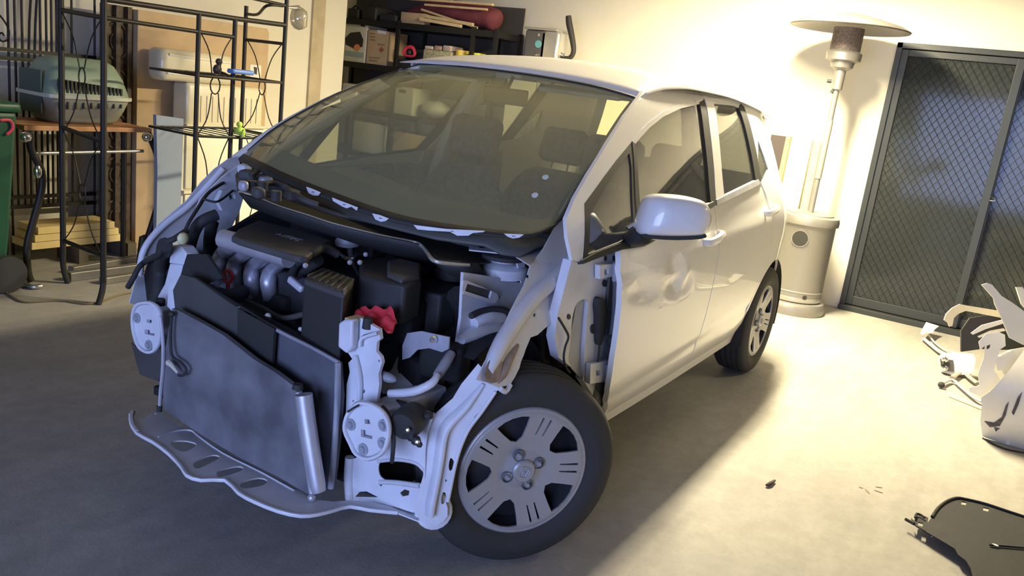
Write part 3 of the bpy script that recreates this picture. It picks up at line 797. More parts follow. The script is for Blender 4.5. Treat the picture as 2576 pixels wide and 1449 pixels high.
b = B(); b.loft([[cen + (q - cen) * s_ + nrm * d_ + Vector((0, 0, -.006)) for q in cr([P(a, b_, mpl) for a, b_ in ((1612, 590), (1640, 596), (1700, 599), (1760, 596), (1775, 589), (1760, 580), (1700, 584), (1630, 580))], 2, True)] for s_, d_ in ((.96, -.08), (1.0, -.03), (.98, .022))], True, True)
b.build('mirror_underside', BLACK, mb, 50)
B().loft([[cen + (q - cen) * .86 + nrm * d_ for q in ol] for d_ in (-.088, -.084)], True, True).build('mirror_pane', CHROME, mb, 40)
b = B(); 
for (a, c_) in (((1578, 575), (1600, 560)), ((1582, 590), (1598, 582))): b.tube([P(a[0], a[1], ('y', .83)), P(*c_, ('y', .845))], .008, 6, 0)
b.build('bracket_reflection', CHROME, mb, 40)

# ================================================================== ENGINE BAY AND FRONT STRUCTURE (all parts of the car)
def pp(l, pl): return [P(a, b_, pl) for a, b_ in l]
def sheet(name, poly, pl, m, holes=(), par=None, step=14, th=.003, rnd=0, label=None, vec=None, sm=40, edge_r=0):
    b = B().pxp(poly, pl, holes, step, th, vec, rnd)
    if edge_r:
        b.tube(cr(pp(poly, pl), 2, True) if not rnd else cr(pp(poly, pl), rnd, True), edge_r, 5, 0, True)
    o = b.build(name, m, par or CAR, sm)
    if label: o['label'] = label
    return o
def blockpx(name, top, z, depth, m, par=None, bevel=.006, label=None):
    """solid block whose top outline is read at height z and that reaches down by depth"""
    o = B().prism(pp(top, ('z', z)), (0, 0, -depth)).build(name, m, par or CAR, 30, bevel=bevel)
    if label: o['label'] = label
    return o
def hose(name, pts, r_, m=BLACKR, par=None, seg=8, label=None):
    """pts: (px, py, axis, value)"""
    o = B().tube([P(a, b_, (c, d)) for a, b_, c, d in pts], r_, seg, 5).build(name, m, par or CAR, 60)
    if label: o['label'] = label
    return o

# dark inner tub: bulkhead, floor under the engine, inner wings
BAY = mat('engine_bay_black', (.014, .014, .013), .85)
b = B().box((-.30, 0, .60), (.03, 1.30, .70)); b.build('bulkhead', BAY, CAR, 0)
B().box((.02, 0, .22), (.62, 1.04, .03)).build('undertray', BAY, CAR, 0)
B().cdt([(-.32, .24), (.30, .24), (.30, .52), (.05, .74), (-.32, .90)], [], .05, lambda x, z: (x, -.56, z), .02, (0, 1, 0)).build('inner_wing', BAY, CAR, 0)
# left front wheel housing behind the tyre
b = B(); rings = []
for yy in (.66, .58, .50): rings.append([Vector((-.02 + .335 * cos(a), yy, .33 + .335 * sin(a))) for a in [radians(62 + 125 * k / 22) for k in range(23)]])
b.loft(rings, False, False); b.add([Vector((-.02, .50, .33))] + rings[2], [(0, k + 1, k + 2) for k in range(22)]); b.build('wheel_housing', UND, CAR, 60)

# ---- left hinge pillar
FH = lambda p: p.y - .765 + .10 * max(0, .45 - p.z) 
hp = sheet('hinge_pillar', [(1438, 655), (1466, 664), (1563, 629), (1566, 700), (1563, 770), (1556, 830), (1545, 900), (1533, 980), (1522, 1050), (1500, 1010), (1470, 960), (1440, 925), (1405, 900), (1395, 850), (1403, 790)], FH, INNER,
           [[(1352 + 100, 762), (1478, 756), (1476, 800), (1470, 880), (1466, 955), (1440, 925), (1430, 905), (1436, 850), (1440, 800)]], th=.03, step=16)
hp['label'] = 'white hinge pillar ahead of the door'
sheet('sound_pad', [(1450, 758), (1480, 753), (1478, 810), (1472, 890), (1468, 960), (1436, 925), (1426, 900), (1434, 850), (1444, 800)], lambda p: p.y - .752 + .10 * max(0, .45 - p.z), GREYM, (), hp, 20, .004)
sheet('rubber_cover', [(1508, 752), (1517, 750), (1524, 765), (1525, 800), (1520, 840), (1513, 868), (1507, 860), (1506, 800), (1504, 770)], lambda p: FH(p) - .02, BLACKR, (), hp, 10, .02, rnd=2)
sheet('rubber_cover', [(1536, 690), (1541, 720), (1538, 790), (1532, 840), (1525, 845), (1527, 800), (1531, 740)], lambda p: FH(p) - .012, DKGREY, (), hp, 10, .012)
B().ball(P(1537, 858, lambda p: FH(p) - .03), .018, 12, (1, .8, 1.2)).build('rubber_grommet', BLACKR, hp)
sheet('lilac_strip', [(1541, 700), (1560, 700), (1556, 800), (1546, 845), (1530, 840), (1538, 780)], lambda p: FH(p) - .006, INNER, (), hp, 16, .01)
for (cx, cy) in ((1533, 684), (1512, 938)):
    l = [(cx - 24, cy - 16), (cx + 26, cy - 22), (cx + 26, cy + 8), (cx - 24, cy + 18)]
    if cy > 800: l = [(1486, 916), (1536, 906), (1533, 958), (1484, 966)]
    h = sheet('door_hinge', l, lambda p: FH(p) - .022, INNER, [[(cx - 12, cy - 6), (cx - 2, cy - 8), (cx - 2, cy + 6), (cx - 12, cy + 8)]], hp, 12, .018)
    B().cyl(P(cx + 15, cy - 22, lambda p: FH(p) - .03), P(cx + 13, cy + 22, lambda p: FH(p) - .03), .009, seg=8).build('hinge_pin', GREYM, h)
for (cx, cy, rx, rz) in ((1492, 828, 6, 12), (1432, 797, 4, 7), (1522, 713, 6, 9), (1524, 650, 3, 7), (1545, 650, 3, 7)):
    sheet('access_hole_plug', [(cx + rx * cos(a), cy + rz * sin(a)) for a in [2 * pi * k / 12 for k in range(12)]], lambda p: FH(p) - .003, BLACKR, (), hp, 8, .003)
for pts in ([(1405, 800), (1422, 828), (1430, 848), (1422, 872), (1418, 900), (1424, 925), (1434, 938)], [(1500, 962), (1508, 985), (1525, 1003)], [(1508, 862), (1506, 890), (1503, 915)]):
    B().tube([P(a, b_, lambda p: FH(p) - .015) for a, b_ in pts], .004, 6, 4).build('loom_wire', BLACKR, hp, 60)
# strut behind the wheel
B().tube([P(1400, 800, ('y', .60)), P(1398, 850, ('y', .58)), P(1405, 925, ('y', .61))], [.035, .032, .028], 10, 3).build('suspension_strut', DKGREY, CAR, 60)

# ---- left upper apron rail, two folded faces and a rolled top edge
FA = lambda p: (p.y - .715) * .86 + (p.z - .80) * .30
ap = sheet('wing_apron_rail', [(1424, 548), (1466, 520), (1468, 600), (1467, 663), (1478, 752), (1415, 773), (1403, 797), (1352, 843), (1335, 849), (1322, 880), (1318, 893), (1311, 909), (1307, 925), (1296, 948), (1284, 967), (1257, 975), (1225, 962), (1200, 955), (1218, 915), (1257, 848), (1284, 785), (1304, 746), (1320, 716), (1334, 670), (1367, 626), (1386, 592), (1400, 565)],
           FA, INNER, [[(1404, 742), (1408, 748), (1404, 760), (1400, 752)], [(1345, 786), (1349, 790), (1345, 800), (1341, 794)], [(1328, 690), (1333, 694), (1328, 702), (1324, 697)]], th=.004, step=16)
ap['label'] = 'white stamped upper wing rail'
B().tube(pp([(1452, 560), (1450, 610), (1447, 640), (1425, 675), (1398, 700), (1372, 722), (1346, 745), (1313, 785), (1285, 825), (1262, 862), (1243, 900), (1228, 935)], FA), [.014, .018, .024, .026, .026, .026, .026, .025, .025, .024, .022, .014], 10, 4, flat=1.2).build('rolled_ridge', INNER, ap, 70)
RUST = mat('dirty_overspray', (.30, .24, .20), .8, noise=.35, nscale=30)
B().tube(pp([(1300, 868), (1280, 900), (1262, 935), (1247, 960)], lambda p: FA(p) + .004), [.008, .016, .020, .010], 8, 4).build('crumple_fold', RUST, ap, 60)
sheet('grime_patch', [(1222, 925), (1240, 900), (1262, 905), (1262, 930), (1250, 962), (1222, 958)], lambda p: FA(p) - .008, RUST, (), ap, 8, .002, rnd=2)
B().tube(pp([(1283, 968), (1272, 985), (1258, 978)], FA), .008, 6, 3).build('torn_lip', INNER, ap)
# ---- left front leg going down to the foot
FG = lambda p: (p.x - .372) * .80 + (p.y - .605) * .60 - (p.z - .25) * (-.16)
leg = sheet('front_side_leg', [(1257, 975), (1203, 915), (1160, 967), (1139, 1002), (1092, 1043), (1081, 1072), (1070, 1094), (1066, 1131), (1069, 1164), (1064, 1199), (1057, 1223), (1048, 1258), (1040, 1285), (1055, 1307), (1076, 1321), (1097, 1323), (1116, 1312), (1126, 1298), (1126, 1277), (1121, 1262), (1128, 1240), (1134, 1211), (1141, 1180), (1148, 1152), (1156, 1125), (1167, 1101), (1181, 1072), (1195, 1047), (1231, 1008)],
            FG, INNER, [[(1133, 1153), (1139, 1156), (1142, 1166), (1138, 1180), (1131, 1184), (1129, 1170)], [(1114, 1240), (1120, 1240), (1122, 1252), (1117, 1266), (1111, 1268), (1110, 1254)], [(1180, 1008), (1184, 1011), (1181, 1017), (1177, 1013)], [(1122, 1205), (1124, 1209), (1122, 1213), (1120, 1209)]], th=.004, step=12)
leg['label'] = 'white front leg below the wing rail'
B().tube(pp([(1215, 965), (1170, 1020), (1128, 1062), (1112, 1095), (1104, 1150), (1094, 1210), (1083, 1262), (1080, 1295)], FG), [.010, .024, .030, .030, .029, .028, .030, .026], 10, 4, flat=.5).build('pressed_channel', INNER, leg, 70)
B().tube(pp([(1246, 985), (1212, 1035), (1180, 1078), (1160, 1120), (1146, 1165), (1136, 1212), (1126, 1262)], FG), .006, 6, 4).build('rolled_flange', INNER, leg, 70)
B().lathe([(.055, 0), (.052, .014), (.035, .022), (.002, .024)], P(1088, 1300, FG) - Vector((.03, .02, 0)), (.7, .5, .3), 20).build('foot_pad', INNER, leg, 50)
# ---- front closing sheet between rail plate and leg, with the big slot
FC = ('n', (.33, .55, .3), (1, .10, 0))
cs = sheet('front_closing_panel', [(940, 1040), (985, 1010), (1030, 1022), (1092, 1040), (1075, 1090), (1070, 1131), (1069, 1199), (1056, 1262), (1040, 1290), (990, 1274), (930, 1262), (880, 1262), (872, 1160), (900, 1150), (940, 1130)], FC, INNER,
           [[(954, 1166), (975, 1159), (1005, 1160), (1040, 1168), (1060, 1180), (1066, 1200), (1056, 1218), (1020, 1211), (975, 1209), (955, 1195)], [(893, 1250), (905, 1237), (922, 1236), (952, 1251)], [(1006, 1240), (1018, 1231), (1030, 1235), (1028, 1246), (1012, 1249)], [(952, 1218), (962, 1220), (958, 1224)]], th=.004, step=12)
cs['label'] = 'white panel with a wide black slot below the rail end'
B().tube(pp([(880, 1150), (877, 1200), (880, 1255)], FC), .014, 8, 3).build('folded_edge', INNER, cs, 60)
B().tube(pp([(950, 1160), (1000, 1156), (1045, 1164), (1066, 1182)], FC), .006, 6, 3).tube(pp([(955, 1212), (1000, 1214), (1056, 1222)], FC), .008, 6, 3).build('slot_lip', INNER, cs, 60)
# ---- radiator support post (left) with rubber mount
FPx = ('x', .375)
post = sheet('radiator_support_post', [(870, 808), (882, 800), (911, 801), (936, 818), (954, 828), (957, 853), (948, 861), (946, 884), (958, 898), (961, 912), (952, 940), (954, 967), (948, 1008), (940, 1045), (870, 1045), (872, 967), (880, 936), (876, 913), (886, 903), (870, 880), (867, 868), (876, 855), (865, 851), (865, 830)],
             FPx, INNER, [[(915, 979), (919, 982), (917, 989), (912, 988)], [(888, 1006), (891, 1008), (889, 1012), (886, 1010)], [(952, 905), (956, 906), (955, 911), (951, 910)]], th=.012, step=12)
post['label'] = 'white left radiator support post'
B().prism(pp([(870, 808), (884, 800), (905, 800), (903, 870), (890, 885), (868, 868)], ('x', .380)), (.030, 0, 0)).build('post_box', INNER, post, 30, bevel=.006)
B().tube(pp([(906, 872), (912, 850), (950, 838)], ('x', .385)), .006, 6, 3).tube(pp([(893, 895), (905, 950), (905, 1005)], ('x', .382)), .008, 6, 3).build('pressed_rib', INNER, post, 60)
B().cyl(P(924, 826, ('x', .372)) , P(924, 826, ('x', .372)) + Vector((0, 0, .030)), .015, .013, 14).build('rubber_mount', BLACKR, post)
sheet('dark_slot', [(914, 842), (948, 836), (949, 840), (914, 846)], ('x', .388), BLACK, (), post, 8, .002)
B().box(P(895, 805, ('x', .375)) + Vector((0, 0, .004)), (.05, .035, .006)).build('masking_tape_patch', mat('tan_tape', (.55, .42, .25), .8), post, 0)
# ---- rail end plates
def endplate(poly, x, holes, bolts, par_label, ridge=.010):
    o = sheet('rail_end_plate', poly, ('x', x), INNER, holes, None, 10, .012, 3)
    o['label'] = par_label
    B().tube(cr(pp(poly, ('x', x + .001)), 3, True), .007, 6, 0, True).build('rolled_rim', INNER, o, 60)
    for cx, cy in bolts:
        q = P(cx, cy, ('x', x + .001)); B().cyl(q, q + Vector((.010, 0, 0)), .011, .009, 10).cyl(q, q + Vector((.003, 0, 0)), .017, seg=12).build('bolt', GREYM, o, 30)
    c = P(sum(a for a, _ in poly) / len(poly), sum(b_ for _, b_ in poly) / len(poly), ('x', x - .01))
    B().box(c + Vector((-.16, 0, -.0)), (.30, .075, .11)).build('chassis_rail', INNER, o, 0, bevel=.006)
    return o
endplate([(872, 1050), (884, 1030), (905, 1014), (938, 1020), (965, 1040), (978, 1070), (976, 1105), (962, 1138), (928, 1154), (897, 1142), (882, 1115), (868, 1082)], .44, [[(917, 1054), (931, 1056), (931, 1067), (918, 1066)], [(908, 1080), (938, 1086), (936, 1105), (908, 1098)]], [(883, 1068), (965, 1070), (914, 1130), (963, 1115)], 'white end plate of the left chassis rail')
endplate([(338, 778), (350, 764), (378, 762), (396, 775), (404, 800), (404, 850), (392, 878), (372, 886), (350, 872), (338, 840), (334, 805)], .44, [[(369, 803), (382, 805), (381, 813), (369, 811)], [(364, 828), (390, 833), (388, 845), (364, 840)]], [(345, 800), (375, 868)], 'white end plate of the right chassis rail')
# ---- lower tie panel (tray) with oval holes
FT_ = ('n', (.35, 0, .20), (-.10, 0, 1))
tray = [(328, 1042), (335, 1034), (342, 1050), (360, 1052), (380, 1038), (405, 1034), (415, 1045), (470, 1085), (560, 1135), (660, 1185), (740, 1228), (790, 1256), (840, 1262), (880, 1258), (930, 1262), (985, 1274), (1042, 1290), (1052, 1310), (1000, 1290), (930, 1283), (880, 1274), (840, 1284), (800, 1294), (756, 1298), (700, 1286), (640, 1262), (600, 1240), (566, 1208), (505, 1208), (470, 1196), (457, 1176), (425, 1142), (385, 1112), (345, 1090), (332, 1065)]
tr = sheet('lower_tie_panel', tray, FT_, INNER, [[(429, 1116), (440, 1109), (470, 1109), (494, 1117), (480, 1130), (460, 1136), (440, 1128)], [(486, 1172), (492, 1160), (530, 1145), (551, 1147), (546, 1156), (500, 1178)], [(545, 1194), (552, 1183), (595, 1173), (612, 1177), (600, 1187), (556, 1200)], [(603, 1222), (612, 1211), (650, 1202), (672, 1208), (662, 1220), (618, 1229)], [(385, 1040), (393, 1040), (392, 1046), (385, 1045)]], th=.004, step=12)
tr['label'] = 'scuffed grey-white lower tie panel with four oval holes'
B().tube(pp(tray[-17:] + [tray[0]], FT_), .006, 6, 2).build('front_lip', INNER, tr, 60)
B().tube(pp([(335, 1036), (330, 1050), (334, 1072), (345, 1088)], FT_), .008, 6, 3).build('torn_corner', INNER, tr, 60)
B().tube(pp([(398, 1100), (440, 1085), (480, 1083), (500, 1098), (560, 1140), (660, 1190), (740, 1235)], FT_), .004, 6, 3).build('pressed_step', INNER, tr, 60)
# ---- condenser, radiator
cd_o = sheet('condenser', [(433, 776), (450, 782), (500, 808), (560, 842), (640, 905), (690, 935), (745, 976), (752, 1010), (770, 1120), (786, 1250), (700, 1200), (600, 1150), (500, 1090), (412, 1030), (410, 990), (412, 900)], ('x', .475), CONDM, (), None, 12, .016)
cd_o['label'] = 'bent aluminium air-conditioning condenser'
B().tube([P(404, 795, ('x', .48)), P(410, 850, ('x', .48)), P(410, 920, ('x', .48)), P(404, 985, ('x', .48)), P(402, 1020, ('x', .48))], .006, 8, 4).build('side_pipe', ALU, cd_o)
q = P(401, 1020, ('x', .48)); B().cyl(q, q + Vector((0, 0, -.02)), .009, seg=10).build('pipe_foot', BLACKR, cd_o)
B().tube([P(764, 992, ('x', .50)), P(770, 1040, ('x', .50)), P(784, 1130, ('x', .50)), P(798, 1215, ('x', .50)), P(803, 1238, ('x', .50))], [.024, .024, .023, .022, .018], 14, 3).build('receiver_drier', ALU, cd_o, 60)
B().tube([P(752, 985, ('x', .485)), P(757, 1060, ('x', .485)), P(772, 1150, ('x', .485)), P(785, 1240, ('x', .485))], .010, 8, 3).build('end_tank', ALU, cd_o, 60)
q = P(749, 978, ('x', .49)); B().cyl(q, q + Vector((0, 0, .014)), .016, .013, 12).build('drier_cap', BLACKR, cd_o)
q = P(784, 1252, ('x', .49)); B().ball(q, .012).build('pipe_union', ALU, cd_o)
rd = sheet('radiator', [(478, 700), (570, 757), (640, 800), (700, 832), (780, 872), (848, 915), (853, 1000), (846, 1100), (832, 1225), (800, 1230), (700, 1150), (470, 1000), (460, 800)], ('x', .405), mat('radiator_core', (.11, .115, .13), .55, .2, noise=.2), (), None, 16, .022)
B().tube(pp([(600, 775), (700, 832), (780, 872), (852, 912)], ('x', .418)), .006, 6, 3).tube(pp([(850, 912), (849, 1000), (843, 1110), (832, 1228)], ('x', .418)), .009, 6, 3).build('core_frame', GREYM, rd, 60)
sheet('fan_shroud', [(455, 690), (490, 700), (570, 757), (640, 800), (690, 836), (684, 910), (640, 890), (560, 838), (500, 806), (440, 775), (435, 730)], ('x', .425), DKGREY, (), None, 16, .01)
sheet('fan_shroud', [(598, 775), (690, 828), (684, 915), (596, 850)], ('x', .430), BLACK, (), None, 16, .01)
sheet('black_panel', [(437, 775), (452, 700), (470, 640), (520, 640), (560, 700), (500, 720)], ('x', .36), BLACK, (), None, 16, .01)
# ambient sensor lead hanging on the condenser
hose('sensor_lead', [(432, 792, 'x', .495), (429, 850, 'x', .495), (433, 895, 'x', .50), (455, 912, 'x', .50), (468, 930, 'x', .50), (460, 944, 'x', .50), (449, 944, 'x', .50)], .0045)
B().ball(P(432, 790, ('x', .495)), .010).build('lead_clip', BLACK, CAR)
B().tube([P(424, 912, ('x', .495)), P(432, 918, ('x', .50)), P(447, 938, ('x', .50))], [.010, .008, .004], 8, 0).build('connector_plug', mat('cream_plastic', (.6, .56, .45), .5), CAR)
# tie bar on top, orange mark
B().tube(pp([(545, 752), (640, 792), (740, 842), (850, 905)], ('x', .375)), .012, 6, 0).build('upper_tie_bar', BAY, CAR, 0)
tb = B(); tb.tube(pp([(562, 768), (630, 797), (668, 812)], ('x', .400)), .0045, 6, 0); tb.build('metal_strip', GREYM, CAR)
B().tube(pp([(628, 796), (650, 805)], ('x', .402)), .0065, 6, 0).build('orange_mark', mat('orange_paint', (.85, .16, .05), .5), CAR)

# ---- right-hand apron and post (left in the photo)
FAr = lambda p: (-p.y - .665) * .97 + (p.z - .84) * .12
apr = sheet('wing_apron_rail', [(326, 762), (336, 725), (346, 690), (352, 655), (362, 618), (380, 590), (400, 565), (440, 530), (470, 505), (505, 460), (540, 425), (575, 400), (598, 394), (604, 412), (590, 440), (560, 470), (520, 510), (505, 540), (480, 562), (450, 590), (430, 612), (405, 640), (393, 680), (385, 720), (378, 764), (350, 770)], FAr, INNER, [[(352, 668), (362, 640), (374, 650), (364, 690), (350, 700)]], None, 14, .004)
apr['label'] = 'white wing rail on the far side of the engine bay'
B().tube(pp([(352, 690), (358, 640), (380, 600), (420, 560), (470, 522), (520, 470), (560, 425)], FAr), .012, 8, 3).build('rolled_ridge', INNER, apr, 60)
sheet('splash_shield', [(330, 862), (345, 876), (372, 890), (395, 882), (408, 870), (410, 930), (398, 960), (352, 942), (342, 910)], ('x', .36), DKGREY, (), None, 14, .004)
B().prism(pp([(430, 617), (455, 620), (470, 640), (466, 668), (424, 663)], ('x', .34)), (-.05, 0, 0)).build('radiator_support_post', INNER, CAR, 30, bevel=.005)
po = sheet('radiator_support_post', [(428, 664), (460, 667), (455, 700), (436, 725), (432, 770), (400, 775), (398, 745), (415, 715)], ('x', .345), INNER, (), None, 12, .02)
po['label'] = 'white right radiator support post'
q = P(404, 768, ('x', .40)); B().cyl(q, q + Vector((0, 0, .022)), .014, seg=12).build('rubber_mount', BLACKR, po)
sheet('bracket', [(425, 720), (452, 705), (445, 760), (440, 790), (420, 770)], ('x', .40), INNER, (), None, 12, .004)
sheet('inner_wing', [(505, 500), (560, 445), (604, 414), (612, 440), (606, 500), (598, 540), (575, 590), (545, 640), (520, 655), (455, 650), (450, 600), (480, 562)], ('y', -.60), INNER, [[(470, 625), (482, 610), (492, 612), (488, 640), (474, 645)]], None, 14, .008)
sheet('strut_housing', [(560, 480), (600, 470), (612, 500), (600, 540), (560, 530), (548, 505)], ('y', -.57), INNER, [[(575, 490), (590, 488), (592, 500), (578, 503)]], None, 12, .02)
# wiring on the right apron
for nm, pts, r_ in (('bonnet_cable', [(660, 420, 'z', .94), (600, 440, 'z', .93), (545, 470, 'z', .92), (520, 490, 'z', .90), (500, 520, 'z', .88), (475, 560, 'z', .84), (462, 590, 'z', .80)], .006),
                    ('wiring_loom', [(470, 580, 'z', .82), (440, 600, 'z', .80), (415, 612, 'z', .78), (398, 640, 'z', .74), (370, 655, 'x', .30), (350, 672, 'x', .32), (335, 700, 'x', .34), (322, 722, 'x', .34)], .010),
                    ('wiring_loom', [(510, 500, 'z', .90), (540, 508, 'z', .90), (560, 500, 'z', .90), (585, 480, 'z', .90)], .004),
                    ('wiring_loom', [(415, 615, 'z', .78), (405, 670, 'x', .28), (398, 740, 'x', .30), (380, 790, 'x', .30)], .024),
                    ('heater_hose', [(545, 540, 'z', .86), (510, 555, 'z', .84), (490, 580, 'z', .80), (478, 620, 'z', .72)], .020),
                    ('coolant_hose', [(535, 560, 'z', .80), (528, 590, 'z', .76), (526, 640, 'z', .66)], .022)):
    hose(nm, pts, r_)
B().ball(P(460, 600, ('z', .81)), .02, 10, (1, .7, 1)).build('yellow_cap', mat('pale_yellow_plastic', (.65, .62, .32), .5), CAR)
sheet('dark_module', [(362, 690), (380, 640), (412, 632), (430, 660), (412, 740), (400, 765), (370, 762)], ('x', .27), BAY, (), None, 16, .10)

# ---- cowl and bulkhead top
CW = mat('cowl_dark_metal', (.060, .054, .040), .55, noise=.3)
FZc = ('n', (-.05, 0, .915), (-.10, .10, 1))
cw = sheet('cowl_panel', [(598, 480), (640, 492), (700, 518), (770, 540), (830, 560), (900, 578), (960, 592), (1020, 603), (1055, 612), (1075, 628), (1092, 652), (1130, 660), (1180, 664), (1235, 660), (1280, 645), (1320, 630), (1345, 610), (1370, 588), (1250, 593), (1120, 578), (1035, 564), (970, 548), (880, 518), (760, 473), (690, 443), (640, 420), (610, 412), (592, 440)], FZc, CW, (), None, 16, .004)
B().tube(pp([(600, 484), (640, 494), (700, 520), (770, 542), (830, 562), (900, 580), (960, 594), (1020, 605), (1055, 614), (1073, 632), (1090, 655), (1130, 663), (1180, 667)], FZc), .006, 6, 3).build('bright_edge', mat('cowl_edge_highlight', (.50, .46, .36), .35, .4), cw, 60)  # lighter tube painting a highlight along the lower cowl edge
B().tube(pp([(640, 470), (740, 505), (860, 545), (980, 570), (1060, 585), (1140, 610), (1200, 625)], FZc), .012, 6, 3).build('cowl_ridge', CW, cw, 60)
b = B(); top = pp([(600, 486), (700, 522), (830, 564), (960, 596), (1055, 616), (1090, 657), (1180, 668)], FZc)
top = [top[0] + (top[-1] - top[0]) * 0 ] + top[1:-2] + [top[-2] + Vector((-.03, 0, 0)), top[-1] + Vector((-.05, 0, 0))]
b.loft([top, [q + Vector((-.05, 0, -.05)) for q in top], [Vector((min(q.x - .06, -.24), q.y, q.z - .16)) for q in top]], False, False); b.build('bulkhead_panel', BLACK, CAR, 60, solid=.004)
# white scalloped tabs below the glass
for tb_ in ([(770, 470), (782, 474), (806, 484), (800, 492), (788, 492), (776, 486)], [(835, 497), (850, 503), (900, 522), (897, 530), (884, 520), (872, 524), (862, 520), (850, 513), (838, 506)], [(936, 537), (955, 541), (978, 550), (970, 556), (958, 558), (944, 552)],
            [(1040, 566), (1120, 576), (1220, 581), (1216, 584), (1190, 586), (1178, 593), (1150, 593), (1132, 583), (1080, 580), (1050, 577)], [(1268, 588), (1318, 590), (1306, 598), (1290, 600), (1278, 596)]):
    cx = sum(a for a, _ in tb_) / len(tb_); cy = sum(c for _, c in tb_) / len(tb_)
    sheet('screen_tab', tb_, lambda p: p.x - (.15 - .5 * p.y * p.y), INNER, [[(cx - 4, cy - 1.5), (cx + 4, cy - .5), (cx + 4, cy + 1.5), (cx - 4, cy + .5)]], None, 8, .003)
# wiper linkage and bits at the far end of the cowl
rnd_ = random.Random(3)
for k, (cx, cy, w_, h_, mm) in enumerate(((625, 440, .07, .05, DKGREY), (668, 455, .06, .04, GREYM), (700, 470, .05, .05, BLACK), (650, 485, .06, .03, DKGREY), (735, 490, .06, .04, DKGREY), (612, 468, .03, .03, GREYM), (640, 410, .05, .05, INNER), (615, 425, .05, .04, INNER), (655, 425, .05, .03, INNER))):
    q = P(cx, cy, ('z', 1.0 if cx < 660 else .985)); B().rbox(q, (w_ * .8, h_ * 1.1, .032), .012, rnd_.random() * 2).build('wiper_linkage_bracket' if k % 2 else 'wiper_motor_housing', mm, CAR, 40)
hose('wiper_arm_link', [(630, 440, 'z', 1.01), (665, 428, 'z', 1.02), (700, 445, 'z', 1.01), (720, 455, 'z', 1.0)], .008)
hose('wiper_arm_link', [(640, 465, 'z', 1.0), (700, 462, 'z', 1.0), (760, 500, 'z', .985), (800, 515, 'z', .975)], .009, DKGREY)
for cx, cy in ((632, 478), (660, 480), (694, 505)): B().cyl(P(cx, cy, ('z', .985)), P(cx, cy, ('z', .985)) + Vector((0, 0, .03)), .016, seg=12).build('rubber_cap', BLACKR, CAR)

# ---- engine
eng = B().box((-.03, -.08, .50), (.36, .62, .44)).build('engine', mat('engine_block_dark', (.03, .03, .03), .7, noise=.3), CAR, 0, bevel=.01)
ec = blockpx('engine_cover', [(583, 592), (600, 575), (650, 553), (700, 565), (760, 580), (835, 604), (800, 625), (772, 645), (740, 642), (660, 618), (600, 600)], *(.865, .022, DKGREY, eng, .006))
TXT = mat('dull_silver_lettering', (.30, .30, .29), .5)
o0 = P(692, 589, ('z', .8665)); o1 = P(750, 606, ('z', .8665)); d_ = (o1 - o0)
text_part('i-VTEC', 'lettering', d_.length / 2.95, o0, d_, Vector((-1, .1, 0)), TXT, ec)
B().tube(pp([(600, 602), (660, 622), (735, 645), (775, 655)], ('z', .855)), .008, 6, 3).build('cover_lip', BLACK, ec, 60)
# intake manifold: plenum + four runners
pl_ = B().tube([P(560, 600, ('z', .83)), P(640, 622, ('z', .83)), P(728, 650, ('z', .83))], [.030, .032, .030], 12, 2)
man = pl_.build('intake_manifold', ALU, eng, 70)
for k, (a, b_, c, d) in enumerate((((592, 612), (562, 636), (549, 664), (549, 686)), ((633, 622), (598, 650), (588, 682), (592, 706)), ((676, 636), (642, 664), (632, 695), (636, 722)), ((716, 650), (687, 674), (675, 705), (678, 735)))):
    B().tube([P(*a, ('z', .815)) + Vector((-.03, 0, .0)), P(*a, ('z', .82)), P(*b_, ('x', .135)), P(*c, ('x', .175)), P(*d, ('x', .165)), P(d[0] + 3, d[1] + 22, ('x', .12))], [.022, .025, .027, .027, .025, .023], 12, 5).build('runner', ALU, eng, 70)
B().box(P(640, 728, ('x', .11)), (.05, .42, .05)).build('runner_flange', GREYM, eng, 0, bevel=.006)
# dipstick loop
B().tube(pp([(563, 688), (572, 681), (584, 690), (582, 704), (574, 712), (565, 703)], ('x', .215)), .0055, 8, 4, True).tube(pp([(574, 711), (575, 735)], ('x', .215)), .004, 6, 0).build('dipstick_handle', mat('red_plastic', (.80, .05, .04), .4), eng, 60)
